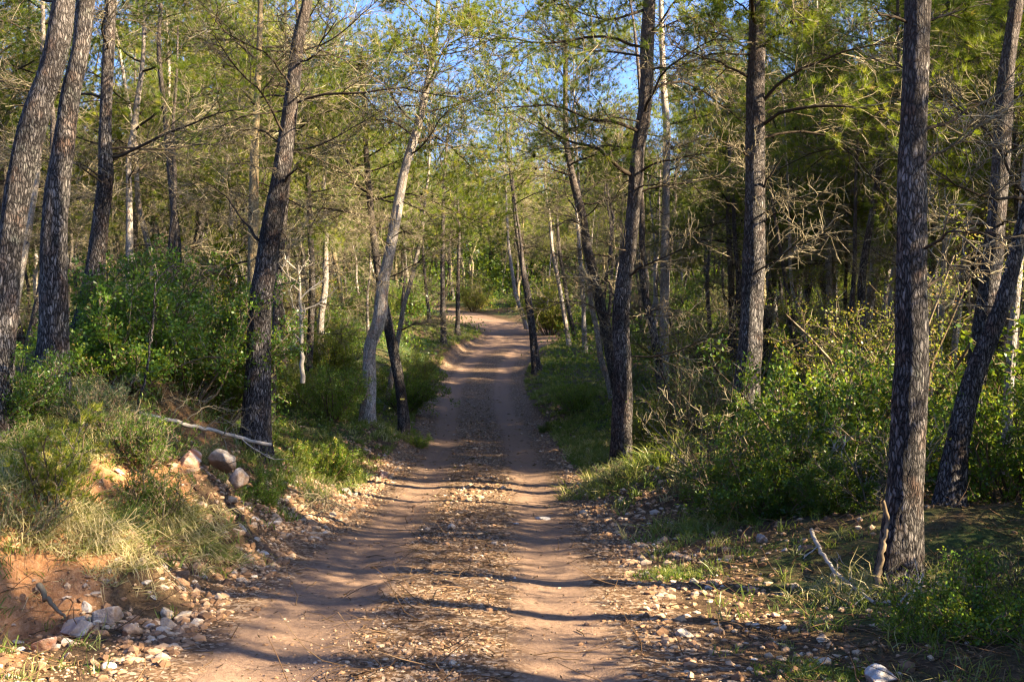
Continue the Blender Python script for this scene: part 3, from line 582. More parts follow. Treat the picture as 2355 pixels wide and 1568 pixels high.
rng = np.random.default_rng(78); cnt = 0
for (x, y) in ((8.6, 7.5), (7.3, 8.3)): SPOTS.append((x, y)); stand_pine(x, y, 'r', int(rng.integers(7)), 1.05, x, (0, 0))  # two pines added out of view to shade a band of the track
while cnt < 20:
    y = rng.uniform(15, 36); x = rng.uniform(5.2, 8+.35*y)
    if 8.5 < y < 15 or (y < 12 and x/y < .5) or x < 4.6+.06*y or not free(x, y, 1.7): continue
    SPOTS.append((x, y)); stand_pine(x, y, 'r', int(rng.integers(7)), rng.uniform(.9, 1.15), rng.uniform(0, 6.28), rng.normal(0, .05, 2)); cnt += 1
# ------------------------------------------------------------------ shrubs
def shrub_parts(seed, h=1.2, spread=.8, nst=14, nsec=8, nter=5, q=6, ln=.035, w=.012, leaf='leaf', up=.12, tint=.5, lw=.3, needle=False, stem='stem', bare=0.):
    rng = np.random.default_rng(seed)
    st, fo = MB(), MB()
    a = rng.uniform(0, 6.28, nst); o = rng.uniform(0, 1, nst)**.7*spread
    D = np.stack([np.cos(a)*o, np.sin(a)*o, np.ones(nst)*.8], 1); S = np.stack([np.cos(a)*o*.15, np.sin(a)*o*.15, -np.ones(nst)*.05], 1)
    P = grow(S, D, h*rng.uniform(.6, 1.15, nst), 6, .16, up*.5, rng)
    tubes(st, P, .011*np.linspace(1, .35, 7)[None]*np.ones((nst, 1))*h, 4, 0, rng.uniform(0, .8, nst))
    s, d, t = kids(P, nsec, .12, 1, 45, 14, rng, .8)
    P2 = grow(s, d, h*rng.uniform(.18, .42, len(s))*(1.1-.5*t), 4, .2, up, rng)
    tubes(st, P2, .0055*np.linspace(1, .5, 5)[None]*np.ones((len(s), 1)), 3, 0, rng.uniform(0, .8, len(s)))
    s3, d3, t3 = kids(P2, nter, .15, 1, 42, 15, rng, .9)
    P3 = grow(s3, d3, h*rng.uniform(.05, .13, len(s3)), 2, .25, up, rng)
    tubes(st, P3, .0032*np.ones((len(s3), 3)), 3, 0, rng.uniform(.2, 1, len(s3)))
    p = np.concatenate([P3[:, 1], P3[:, 2]]); dd = unit(np.concatenate([P3[:, 1]-P3[:, 0], P3[:, 2]-P3[:, 1]]))
    keep = rng.uniform(0, 1, len(p)) >= bare; p = p[keep]; dd = dd[keep]
    tn = np.clip(rng.normal(tint, .16, len(p)), 0, 1)
    if needle: needles(fo, p, unit(dd+[0, 0, .5]), q, ln, w, rng, 0, tn, .5)
    else: leaves(fo, p, dd, q, ln, w, rng, 0, tn)
    return st.mesh('stems', [M[stem]]), fo.mesh('foliage', [M[leaf]]) if len(p) else None
SH = {'oak': [shrub_parts(1, 1.5, .9, 18, 9, 6, 7, .042, .015), shrub_parts(2, 1.5, 1.1, 18, 9, 6, 7, .042, .015, tint=.42)],
      'lentisk': [shrub_parts(3, 1.1, 1.2, 18, 9, 6, 7, .05, .013, tint=.6), shrub_parts(4, 1.1, 1.2, 18, 9, 6, 7, .05, .013, tint=.34)],
      'yellow': [shrub_parts(5, 1.2, .7, 18, 9, 6, 7, .04, .012, 'leaf_yellow', .16), shrub_parts(6, 1.3, .8, 18, 9, 6, 6, .04, .012, 'leaf_yellow', .16)],
      'heather': [shrub_parts(7, .9, .8, 22, 8, 5, 8, .05, .0035, 'leaf_grey', .2, needle=True), shrub_parts(8, .9, .9, 22, 8, 5, 8, .05, .0035, 'leaf', .2, .4, needle=True)],
      'juniper': [shrub_parts(9, 1.8, .5, 20, 10, 6, 8, .055, .004, 'leaf_grey', .1, .6, needle=True)],
      'autumn': [shrub_parts(10, 2.4, .45, 9, 9, 6, 6, .032, .012, 'leaf_autumn', .05), shrub_parts(11, 2.2, .4, 9, 9, 6, 6, .032, .012, 'leaf_autumn', .05, .35)],
      'low': [shrub_parts(12, .55, 1.2, 20, 6, 5, 7, .03, .009, 'leaf', .1, .45), shrub_parts(13, .5, 1.3, 20, 6, 5, 8, .03, .003, 'leaf_grey', .15, .4, needle=True)],
      'bare': [shrub_parts(14, 1.2, .9, 12, 7, 5, 3, .035, .012, 'leaf_yellow', .05, .4, stem='twig', bare=.85)],
      'sapling': [shrub_parts(15, 1.0, .35, 6, 9, 5, 16, .075, .0035, 'needle', .15, .68, needle=True)]}
def shrub(kind, i, x, y, s, label, group=None, rz_=0., sz=1., z=None, name='shrub'):
    root = empty(name, (x, y, h1(x, y)-.03 if z is None else z), label, 'shrub', group)
    root.rotation_euler = (0, 0, rz_); root.scale = (s, s, s*sz)
    st, fo = SH[kind][i % len(SH[kind])]
    link('stems', st, root)
    if fo: link('foliage', fo, root)
    SHR.append((x, y, .45*s)); return root
SHR = []
def sh_at(kind, i, px, py, d, s, label, group=None, sz=1., rz_=0., name='shrub'):
    x = (px-1177.5)/F*d; return shrub(kind, i, x, d, s, label, group, rz_, sz, name=name)
K = 'shrubs picked out along the track'
for a in [('oak', 0, 345, 800, 13.5, 1.0, 'large rounded yellow green shrub right of the third left trunk'),
          ('oak', 1, 440, 820, 13, .92, 'dark glossy shrub right of the thin leaning grey sapling'),
          ('lentisk', 0, 270, 870, 11.6, .95, 'yellow lit shrub behind the thin leaning sapling on the left bank'),
          ('oak', 1, 505, 860, 13.8, .9, 'dark shrub filling the gap left of the big leaning pine'),
          ('autumn', 0, 360, 700, 16, 1.0, 'tall sparse shrub with orange autumn leaves on the left slope'),
          ('autumn', 1, 480, 700, 17, .95, 'thin twiggy shrub with few orange leaves above the dark shrub'),
          ('sapling', 0, 120, 1120, 7.6, .75, 'bright green pine seedling above the dry grass bank', .95),
          ('lentisk', 0, 690, 960, 14.8, .42, 'low yellow green shrub right of the big leaning pine'),
          ('lentisk', 0, 760, 940, 16.5, .5, 'small light green shrub beside the silvery pine foot'),
          ('oak', 0, 760, 840, 21, .75, 'dark green shrub behind the silvery pine'),
          ('low', 0, 950, 1010, 23, .6, 'small dark tuft shrub at the foot of the slender marked pine'),
          ('oak', 0, 925, 800, 30, .9, 'dark green shrub overhanging the left side of the track'),
          ('yellow', 1, 968, 770, 38, .8, 'yellow lit shrub by the left verge before the bend'),
          ('yellow', 0, 1265, 720, 58, 2.1, 'tall golden shrub lit by sun behind the bend'),
          ('yellow', 1, 1090, 700, 80, 1.8, 'low golden bush where the track vanishes'),
          ('oak', 0, 1322, 850, 27, .5, 'bright green domed shrub right of the track below the pale trunks'),
          ('low', 0, 1262, 890, 26, .4, 'low yellowish shrub in front of the domed shrub'),
          ('juniper', 0, 1600, 860, 18, 1.0, 'tall grey green feathery shrub between the two right verge pines'),
          ('yellow', 0, 1500, 900, 18.5, .85, 'yellow green shrub just right of the lone right verge pine'),
          ('bare', 0, 1640, 1060, 12.8, .9, 'bare twiggy bush with pale sunlit stems left of the straight thick pine'),
          ('lentisk', 1, 1720, 960, 14.1, .55, 'leafy sprig shrub hugging the foot of the straight thick pine'),
          ('lentisk', 1, 1850, 1120, 11.2, .8, 'broad dark green shrub in shade right of the straight thick pine'),
          ('oak', 1, 1960, 1010, 12, 1.15, 'dark leafy shrub left of the nearest big trunk'),
          ('lentisk', 1, 1930, 1180, 10, .5, 'dark spreading shrub low by the right verge'),
          ('bare', 0, 1800, 1090, 11.6, .8, 'tangle of bare twigs in front of the broad dark right shrub'),
          ('bare', 0, 2010, 1160, 9.6, .7, 'bare twiggy bush against the left side of the nearest big trunk'),
          ('heather', 1, 1760, 1130, 11.4, .7, 'dark needle leaved shrub at the shaded right verge'),
          ('autumn', 1, 1960, 800, 16, .8, 'tall shrub with yellowing leaves left of the nearest big trunk'),
          ('oak', 1, 2340, 720, 10.5, 1.0, 'dark ivy like shrub at the right edge among leaning trunks'),
          ('low', 0, 2220, 1500, 6.6, .8, 'dark low shrub in the bottom right corner'),
          ('low', 1, 2310, 1430, 7.2, .9, 'shaded grey green ground shrub at the lower right edge'),
          ('low', 0, 2100, 1480, 6.5, .45, 'little leafy plant right of the big white rock'),
          ('sapling', 0, 430, 640, 25, 4.2, 'bright lime green young pine behind the slim curved pine on the left slope'),
          ('sapling', 0, 505, 640, 27, 3.6, 'lime green young pine left of the tall tan pine'),
          ('heather', 1, 330, 1060, 9.5, .62, 'dark heather on the left bank below the fallen branch'),
          ('heather', 0, 230, 1010, 9.8, .6, 'greyish heather at the foot of the thick left trunks'),
          ('heather', 1, 360, 1140, 9.0, .55, 'heather clump hanging above the stone scree'),
          ('heather', 0, 470, 1130, 10.8, .5, 'grey heather beside the red stained rock'),
          ('heather', 1, 60, 1000, 8.8, .5, 'shaggy heather at the left edge above the bank'),
          ('low', 1, 20, 1180, 7.3, .6, 'shaded tuft hanging over the red bank at the left edge'),
          ('low', 0, 590, 1090, 11.5, .5, 'light green sprig beside the pale outcrop'),
          ('heather', 0, 1420, 1150, 14, .4, 'grey green tussock shrub at the foot of the lone right pine'),
          ('low', 1, 1560, 1180, 12.5, .6, 'bluish low shrub on the shaded right verge')]:
    kw = a[7] if len(a) > 7 else 1.
    sh_at(*a[:6], a[6], K, kw, rz_=(a[2]*.37) % 6.28)
for k, (x, y, q_) in enumerate([(4.3, 3.6, 1.35), (4.9, 5.0, 1.3), (5.6, 2.4, 1.5), (5.6, 6.4, 1.3), (4.1, 6.6, .8), (6.6, 4.2, 1.5), (4.0, 1.6, 1.2), (3.9, 4.3, 1.0), (5.2, 4.3, 1.75), (5.0, 2.6, 1.7), (5.9, 5.6, 1.7), (7.2, 9.7, 2.), (7.9, 11.4, 2.), (8.5, 13.1, 1.9)]):  # mostly out of view, added to shade the right foreground and undergrowth
    shrub('oak', k, x, y, q_, 'dense dark shrub added to cast shade beside the near right end of the track', 'added shade shrubs beside the near right end of the track', k*1.1, .95)
rng = np.random.default_rng(91); GL = {'l': ('green undergrowth shrub among the trunks on the left of the track', 'undergrowth shrubs left of the track'), 'r': ('green undergrowth shrub among the trunks on the right of the track', 'undergrowth shrubs right of the track')}
cnt = 0; tries = 0
while cnt < 248 and tries < 30000:
    tries += 1
    y = 9.5+75*rng.uniform(0, 1)**1.45; x = rng.uniform(-1, 1)*(.46*y+1.5); u_ = x-float(rx(y))
    mg = (2.6 if y < 20 else 2.9) if u_ > 0 else (3.6 if y < 20 else 2.7)
    if abs(u_) < mg+.4*(y > 45): continue
    if 16 < y < 60 and 0 < u_ < 4.3: continue
    if u_ > 0 and y < 30 and u_ < 4.6 and rng.uniform() < .6: continue
    r_ = rng.uniform(.55, 1.2)*(1.35 if y > 22 else 1)
    if y < 13.5 and x > 2.6: continue
    if x > 3 and 14 < y < 22: r_ *= 1.25
    if u_ < 0 and y < 12: r_ *= .7
    if abs(u_) < 4: r_ *= .75
    if any((x-a)**2+(y-b_)**2 < (.55*(c+.45*r_)+.25)**2 for a, b_, c in SHR): continue
    kd = rng.choice(['oak', 'lentisk', 'yellow', 'heather', 'juniper', 'autumn', 'low'], p=[.3, .24, .12, .1, .06, .08, .1])
    if kd == 'autumn': r_ *= .9
    shrub(kd, int(rng.integers(2)), x, y, r_, *GL['l' if u_ < 0 else 'r'], rz_=rng.uniform(0, 6.28), sz=rng.uniform(.85, 1.15)); cnt += 1

# ------------------------------------------------------------------ bleached sapling, thin sapling, sticks
def stick(name, label, cat, pts, r0, mat, nside, seed, side=.5, tip=.35, up=.0, group=None, deep=True):
    rng = np.random.default_rng(seed); mb = MB(); P = np.array([p for p in pts]); b_ = P[0].copy()
    mn = catmull(P-b_, max(10, 5*len(P))); mn[1:-1] += rng.normal(0, .006, (len(mn)-2, 3))
    tubes(mb, mn[None], r0*np.linspace(1, tip, len(mn))[None], 7, 0, [.55])
    if nside:
        L = np.linalg.norm(np.diff(mn, axis=0), axis=1).sum()
        s, d, t = kids(mn[None], nside, .25, 1, 50, 15, rng, 1.)
        P2 = grow(s, d, side*rng.uniform(.5, 1.1, len(s)), 6, .2, up, rng); tubes(mb, P2, r0*.4*np.linspace(1, .35, 7)[None]*np.ones((len(s), 1)), 4, 0, rng.uniform(.3, .9, len(s)))
        if deep:
            s, d, t = kids(P2, 5, .2, 1, 45, 15, rng, 1.); P3 = grow(s, d, side*rng.uniform(.15, .4, len(s)), 4, .25, up, rng); tubes(mb, P3, r0*.2*np.linspace(1, .5, 5)[None]*np.ones((len(s), 1)), 3, 0, rng.uniform(.3, .9, len(s)))
    o = link(name, mb.mesh(name, [M[mat]]), None, b_); return tag(o, label, cat, group)
stick('dead_sapling', 'bleached bare dead sapling with forked twigs behind the big leaning pine', 'dead tree', [at(696, 880, 20), at(693, 800, 20), at(692, 700, 20.1), at(686, 610, 20.1)], .045, 'wood_pale', 11, 3, .75, .4, .08)
stick('thin_sapling', 'thin grey leaning sapling with a curved top in the left shrubs', 'sapling', [at(318, 930, 11), at(325, 905, 11), at(338, 848, 11), at(346, 783, 11), at(356, 700, 11), at(361, 646, 11), at(382, 622, 11), at(405, 606, 11)], .014, 'bark', 4, 4, .4, .5)
stick('fallen_branch', 'long pale fallen branch lying across the left bank to the leaning pine', 'fallen branch', [at(185, 905, 10.6), at(300, 944, 11), at(401, 968, 11.3), at(501, 993, 11.7), at(576, 1012, 12), at(624, 1022, 12.1)], .021, 'wood_pale', 3, 5, .5, .9)
for k, (a, b_) in enumerate([((430, 965), (530, 945)), ((400, 950), (470, 925)), ((470, 985), (540, 980)), ((510, 1000), (570, 990)), ((350, 938), (420, 940))]):
    p0 = at(*a, 11.2+.15*k); p1 = at(*b_, 11.5+.1*k); md = (p0+p1)/2+np.array([0, 0, .09])
    stick('dead_twig', 'dry bare brushwood twig arching over the fallen pale branch', 'twig', [p0, md, p1], .007, 'twig', 6, 60+k, .3, .5, -.02, 'dry twigs over the fallen branch', True)
def gp(px, py, d, dz=.02): x = (px-1177.5)/F*d; return np.array([x, d, float(HG(np.array([x]), np.array([d]))[0])+dz])
for k in range(9):
    rr = np.random.default_rng(700+k); x0 = gp(735+rr.normal(0, 25), 0, 12.2+rr.normal(0, .25), .05); a = rr.uniform(0, 6.28)
    dv = np.array([math.cos(a), math.sin(a), .1])*.28
    stick('dead_twig', 'dry cut twig in the brushwood heap on the left verge', 'twig', [x0-dv, x0+[0, 0, .05+.1*rr.uniform()], x0+dv], .007, 'twig', 7, 80+k, .28, .6, .01, 'twigs of the brushwood heap', True)
stick('fallen_branch', 'grey broken branch on the ground left of the nearest big trunk', 'fallen branch', [gp(1866, 0, 9.2, .05), gp(1885, 0, 8.6, .06), gp(1941, 0, 7.9, .06), gp(2011, 0, 7.35, .04)], .018, 'wood_pale', 5, 7, .3, .6, .02)
stick('fallen_branch', 'pale thin forked branch leaning in front of the nearest big trunk', 'fallen branch', [gp(2078, 0, 7.2, .02), gp(2100, 0, 7.2, .12), gp(2122, 0, 7.3, .22)], .011, 'wood_pale', 3, 8, .2, .6)
stick('dry_stalk', 'arched dry yellow stalk right of the nearest big trunk', 'stalk', [gp(2050, 0, 6.8, 0), gp(2070, 0, 6.9, .13), gp(2130, 0, 7.0, .2), gp(2180, 0, 7.05, .22)], .007, 'wood_pale', 4, 9, .2, .6)
stick('fallen_branch', 'forked bleached dead branch in the dark right shrub', 'fallen branch', [gp(1880, 0, 11., .25), gp(1895, 0, 11., .45), gp(1930, 0, 11., .7)], .013, 'wood_pale', 6, 10, .35, .5, .05)
stick('fallen_branch', 'bleached upright dead stick right of the forked one in the dark right shrub', 'fallen branch', [gp(1930, 0, 10.8, .3), gp(1938, 0, 10.8, .55), gp(1945, 0, 10.8, .75)], .013, 'wood_pale', 3, 11, .2, .5, .05)
stick('dead_twig', 'thin bare twig lying on the red earth below the dry grass bank', 'twig', [gp(320, 0, 8.1, .05), gp(370, 0, 7.9, .05), gp(440, 0, 7.8, .03)], .007, 'twig', 3, 12, .2, .6)
stick('exposed_root', 'dark curved root hanging from the red earth bank', 'root', [at(90, 1345, 7.1), at(105, 1375, 7.0), at(130, 1400, 6.9), at(150, 1420, 6.8)], .02, 'twig', 0, 13)
stick('bark_strip', 'orange split strip of bare wood against the foot of the nearest big trunk', 'wood strip', [at(2020, 1350, 7.55), at(2030, 1270, 7.6), at(2040, 1190, 7.62), at(2030, 1150, 7.6)], .022, 'stem', 0, 14, tip=.6)

# ------------------------------------------------------------------ stones
def ico(sub):
    import bmesh
    bm = bmesh.new(); bmesh.ops.create_icosphere(bm, subdivisions=sub, radius=1)
    v = np.array([x.co[:] for x in bm.verts]); f = np.array([[q.index for q in p.verts] for p in bm.faces]); bm.free(); return v, f
I1, I3 = ico(1), ico(4)
def rock_mesh(name, seed, mat, sc=(1, 1, .7), cuts=14):
    rng = np.random.default_rng(seed); v = I3[0]*1.15
    for k in range(cuts):
        n = unit(rng.normal(0, 1, 3)); c = rng.uniform(.5, .9); d = v@n-c; v = v-np.maximum(d, 0)[:, None]*n*.92
    nz = (fbm(v[:, 0]*2.2+v[:, 2]*1.7+seed, v[:, 1]*2.2-v[:, 2]*1.3, seed, 4)-.5)
    v = v*(1+.22*nz[:, None])*np.array(sc)
    mb = MB(); mb.add(v, I3[1], 0, np.clip(.5+1.2*nz, 0, 1), True); return mb.mesh(name, [M[mat]])
RK = [rock_mesh('stone', 900+i, 'stone', s) for i, s in enumerate([(1, .8, .6), (1, .9, .7), (1.2, .8, .5), (.9, 1, .8), (1.3, .7, .55), (1, 1, .6), (1.1, .8, .75), (.9, .9, .9)])]
def rock(px, d, w, label, mat, seed, sc=(1, .8, .65), sink=.38, zoff=None):
    r_ = w/2/F*d; p = gp(px, 0, d, r_*sc[2]*(1-2*sink)) if zoff is None else zoff
    o = link('rock', rock_mesh('rock', seed, mat, sc), None, p); o.scale = (r_, r_, r_); o.rotation_euler = (0, 0, seed*1.3 % 6); return tag(o, label, 'rock')
rock(2030, 5.62, 92, 'big bluish white rock at the bottom right corner of the track', 'stone_white', 31, (1, .8, .75))
rock(1895, 5.95, 45, 'tan angular rock left of the big white rock', 'stone_cream', 32)
rock(432, 9.7, 78, 'red stained rock half buried in the left bank heather', 'stone_red', 33, (1, .7, .75), zoff=at(437, 1062, 9.7))
rock(515, 10.0, 75, 'pale jagged outcrop rock on the left bank above the stones', 'stone_cream', 34, (1, .7, .8), zoff=at(512, 1062, 10))
rock(550, 9.8, 62, 'grey white outcrop rock lowest on the left bank slope', 'stone_grey', 35, (.8, .7, 1), zoff=at(553, 1098, 9.8))
rock(180, 6.75, 92, 'large dark grey rock at the foot of the red bank', 'stone_grey', 36, (1.1, .8, .6))
rock(250, 7.0, 70, 'brown shaded rock right of the large grey rock', 'stone_grey', 37, (1, .8, .8))
rock(420, 7.25, 62, 'long cream sunlit rock at the edge of the bright scree', 'stone_cream', 38, (1.2, .7, .5))
rock(385, 7.3, 50, 'pointed cream rock leaning behind the long cream rock', 'stone_cream', 39, (1, .7, .8))
rock(345, 7.0, 40, 'whitest sunlit stone in the bright scree', 'stone_white', 40, (1.1, .8, .6), .38)
rock(105, 6.3, 62, 'orange tan rock in the bottom left corner', 'stone_red', 41, (1, .9, .8))
rock(1645, 8.3, 40, 'orange sunlit rock on the bright patch of the right verge', 'stone_red', 42)
rock(1600, 8.35, 30, 'whitish sunlit rock left of the orange one on the right verge', 'stone_cream', 43)
rock(1730, 8.0, 36, 'brown lumpy rock at the end of the bright right verge patch', 'stone_red', 44, (1, .8, .7))
rock(1785, 7.2, 28, 'orange triangular stone alone in the shaded right track edge', 'stone_red', 45)
rock(1250, 12.6, 36, 'flat white slab stone set in the right wheel track', 'stone_white', 46, (1.2, .8, .25), .35)
rock(1187, 12.0, 20, 'small flat white stone left of the slab in the wheel track', 'stone_white', 47, (1, .8, .3), .35)
rock(1040, 5.95, 26, 'round tan stone standing on the gravel at the bottom middle', 'stone_cream', 48, (.9, .9, .9))
rock(1750, 9.4, 40, 'whitish broken rock in grey grass on the right verge', 'stone_grey', 49, (.8, .8, .9))
rock(880, 17.3, 44, 'ochre rock poking from the left mound by the brushwood', 'stone_red', 50, (1.3, .8, .5), .42)
rng = np.random.default_rng(5); SG_ = {'l': ('loose limestone stone in the scree on the left verge', 'stones of the left verge scree', 'stone'), 'c': ('loose stone on the corner rubble below the red bank', 'stones below the red bank', 'stone'), 'r': ('loose stone on the shaded right verge', 'stones of the right verge', 'stone')}
cnt = 0
while cnt < 265:
    z = rng.uniform()
    if z < .42: k_ = 'l'; y = rng.uniform(8, 17); x = rx(y)-hw(y)-np.abs(rng.normal(.35, .45))+.1
    elif z < .72: k_ = 'c'; y = rng.uniform(5.3, 8.2); x = rx(y)-hw(y)-rng.uniform(-.1, 1.25)*(1 if y < 7.6 else .8)
    else: k_ = 'r'; y = rng.uniform(5.6, 14); x = rx(y)+hw(y)+np.abs(rng.normal(0, .9))-.1
    sz = np.clip(rng.lognormal(-3.3, .42), .02, .09)*(1 if k_ != 'r' else .8)
    lb = SG_[k_]; o = link('stone', RK[rng.integers(8)], None, (x, y, float(HG(np.array([x]), np.array([y]))[0])+sz*.05)); o.scale = (sz, sz, sz); o.rotation_euler = (rng.normal(0, .3), rng.normal(0, .3), rng.uniform(0, 6.28))
    tag(o, lb[0], lb[2], lb[1]); cnt += 1

# gravel and pebbles past counting: one object
rng = np.random.default_rng(8); nG = 120000
y = 4.4*(30/4.4)**rng.uniform(0, 1, nG); x = rx(y)+rng.uniform(-4.0, 3.8, nG); uu = x-rx(y); ac = np.abs(uu)
dens = .10+.75*np.exp(-(uu/.38)**2)+.85*smooth((ac-1.05)/.35)*smooth((2.6-ac)/.8)+.55*smooth((9.5-y)/2.5)*np.exp(-(uu/.9)**2)
dens = dens+np.where(uu < 0, .7*np.exp(-((uu+2.1)/.5)**2), 0); dens *= .15+1.7*smooth((fbm(x*1.7, y*1.1, 44)-.3)/.4)
dens *= (1-.92*np.exp(-((uu-.78)/.34)**2))*(1-.6*np.exp(-((uu+.85)/.34)**2)); dens *= np.where(uu > 2.5, .6, 1)*np.where(uu < -2.9, .5, 1)
k_ = rng.uniform(0, 1, nG) < dens*.5; x, y, uu = x[k_], y[k_], uu[k_]; n = len(x)
sz = np.clip(rng.lognormal(-4.75, .55, n), .0035, .04)*np.clip(y/9, .8, 1.5)
ms = 9500; ym = rng.uniform(5.3, 20, ms); xm = rx(ym)-hw(ym)-np.abs(rng.normal(.2, .5, ms))+.2; xm[:1900] = (rx(ym)+hw(ym)+np.abs(rng.normal(.1, .9, ms))-.2)[:1900]; km = (fbm(xm*1.5, ym*1.2, 46) > .38); xm, ym = xm[km], ym[km]
x, y = np.concatenate([x, xm]), np.concatenate([y, ym]); sz = np.concatenate([sz, np.clip(rng.lognormal(-3.75, .4, len(xm)), .012, .05)]); n = len(x)
v = I1[0][None]*rng.uniform(.72, 1.2, (n, len(I1[0]), 1))*rng.uniform(.65, 1.25, (n, 1, 3))*np.array([1, 1, .7])
a = rng.uniform(0, 6.28, n); c, s = np.cos(a)[:, None], np.sin(a)[:, None]
v = np.stack([v[..., 0]*c-v[..., 1]*s, v[..., 0]*s+v[..., 1]*c, v[..., 2]], -1)*sz[:, None, None]
v += np.stack([x, y, HG(x, y)+sz*.05], 1)[:, None]
f = (I1[1][None]+np.arange(n)[:, None, None]*len(I1[0])).reshape(-1, 3)
mb = MB(); mb.add(v.reshape(-1, 3), f, 0, np.repeat(np.clip(rng.normal(.27, .25, n), 0, 1), len(I1[0])))
tag(link('gravel', mb.mesh('gravel', [M['gravel']])), 'loose gravel and pebbles strewn over the dirt track', 'gravel', kind='stuff')

# grass, litter past counting
def grass_mb(n, fx, seed, h=(.06, .2), dry=.5, w=.004, flop=.5, q=14, bias=(0, 0, 0)):
    rng = np.random.default_rng(seed); x, y, dn = fx(rng, n); k = rng.uniform(0, 1, n) < dn; x, y = x[k], y[k]
    p = np.stack([x, y, HG(x, y)-.01], 1); p = np.repeat(p, q, 0)+rng.normal(0, .035, (len(p)*q, 3))*[1, 1, .1]; N_ = len(p)
    d = unit(np.stack([rng.normal(0, flop, N_), rng.normal(0, flop, N_), np.ones(N_)], 1)+np.array(bias)*.6); hh = rng.uniform(*h, N_)[:, None]*np.repeat(rng.uniform(.6, 1.2, len(x)), q)[:, None]
    s = unit(np.cross(d, rng.normal(0, 1, p.shape)))*w*np.clip(p[:, 1:2]/9, .8, 2.2)
    d2 = unit(d+np.stack([rng.normal(0, .5, N_), rng.normal(0, .5, N_), -.5*np.ones(N_)], 1)+np.array(bias)); mid = p+d*hh*.55
    V = np.stack([p-s, p+s, mid+s*.8, mid-s*.8, mid+d2*hh*.5], 1).reshape(-1, 3); i5 = np.arange(N_)[:, None]*5
    t = np.repeat(np.clip(np.repeat(rng.normal(dry, .2, len(x)), q)+rng.normal(0, .08, N_), 0, 1), 5)
    mb = MB(); mb.add(V, i5+np.array([[0, 1, 2, 3]]), 0, t); st = MB(); mb.f.setdefault((3, 0, False), []).append(i5+np.array([[3, 2, 4]])); return mb
def verge(rng, n):
    y = 5.2*(60/5.2)**rng.uniform(0, 1, n); sgn = rng.uniform(0, 1, n) < .5; e = np.abs(rng.normal(.7, 1.5, n)); x = rx(y)+np.where(sgn, 1, -1)*(hw(y)+e*np.where(y > 12, 1, .8)+.1)
    d = .25+.8*smooth((fbm(x*.8, y*.8, 71)-.42)/.2); d = np.where(~sgn & (y < 12) & (e < 1.3), .04, d); d = np.where(sgn & (y < 13), .1*d, d); return x, y, d
tag(link('grass', grass_mb(15000, verge, 3, (.05, .2), .42).mesh('grass', [M['grass']])), 'short green and straw coloured grass along both verges', 'grass', kind='stuff')
def banktop(rng, n):  # pale grass on the bank
    y = rng.uniform(5.8, 11, n); x = rx(y)-hw(y)-rng.uniform(1.3, 3.2, n); return x, y, .5+.6*smooth((fbm(x*1.5, y*1.5, 73)-.4)/.2)
tag(link('dry_grass', grass_mb(2400, banktop, 4, (.05, .2), .82, .0035, .8).mesh('dry_grass', [M['grass']])), 'straw coloured dry grass covering the top of the red earth bank', 'grass', kind='stuff')
def tuft(label, px, d, wd, n, h, dry, seed, flop=.6, bias=(0, 0, 0)):
    cx = (px-1177.5)/F*d
    def fx(rng, m): return cx+rng.normal(0, wd, m), d+rng.normal(0, wd*.7, m), np.ones(m)
    mb = grass_mb(n, fx, seed, h, dry, .0035, flop, 16, bias).data(); b_ = np.array([cx, d, h1(cx, d)]); mb.v = (mb.v-b_).astype(np.float32)
    return tag(link('grass_clump', mb.mesh('grass_clump', [M['grass']]), None, b_), label, 'grass clump')
tuft('pale dry grass clump hanging over the red earth bank', 238, 7.75, .17, 80, (.1, .36), .9, 21, 1.0, (.45, -.5, -1.1))
tuft('straw grass fringe hanging over the shaded red bank at the left edge', 60, 7.4, .16, 50, (.1, .3), .85, 33, .7, (.5, -.6, -1.1))
tuft('dry grass fringe under the heather above the stone scree', 430, 9.0, .22, 110, (.15, .4), .8, 34, .8, (.6, -.4, -1.))
tuft('dry straw grass on top of the red earth bank', 130, 7.7, .28, 150, (.08, .22), .85, 22, 1.0)
tuft('long green grass clump right of the dry bank grass', 265, 8.2, .14, 40, (.15, .4), .35, 23, .6)
tuft('greyish grass tussock at the foot of the lone right verge pine', 1470, 14.2, .35, 90, (.15, .4), .42, 24, .7)
tuft('yellow grass tuft left of the lone right verge pine foot', 1375, 15.4, .18, 40, (.12, .3), .7, 25, .6)
tuft('grey blue grass clump in front of the dark right shrub', 1660, 10.8, .3, 80, (.12, .32), .45, 26, .7)
tuft('dry grass clump between the nearest big trunk and the leaning one', 2130, 7.6, .2, 60, (.15, .35), .8, 27, .8)
tuft('dry twiggy grass clump at the foot of the nearest big trunk', 1960, 7.7, .2, 50, (.1, .25), .75, 28, .8)
tuft('shaded grass clump at the lower right edge', 2290, 6.9, .25, 60, (.15, .35), .5, 29, .7)
tuft('small bright green grass patch beside the bottom right stones', 1890, 5.8, .12, 110, (.03, .08), .25, 30, .8)
tuft('green grass patch on the sunlit right verge corner', 1560, 8.7, .16, 110, (.03, .1), .4, 31, .8)
rng = np.random.default_rng(9); n = 70000
y = 4.6*(45/4.6)**rng.uniform(0, 1, n); x = rng.uniform(-1, 1, n)*(.5*y+1); uu = x-rx(y); k_ = (np.abs(uu) > hw(y)+.3) | (rng.uniform(0, 1, n) < .12+.4*(np.abs(uu) < .45)); x, y = x[k_], y[k_]
p = np.stack([x, y, HG(x, y)+.008], 1); d = unit(np.stack([rng.normal(0, 1, len(x)), rng.normal(0, 1, len(x)), rng.normal(0, .15, len(x))], 1))
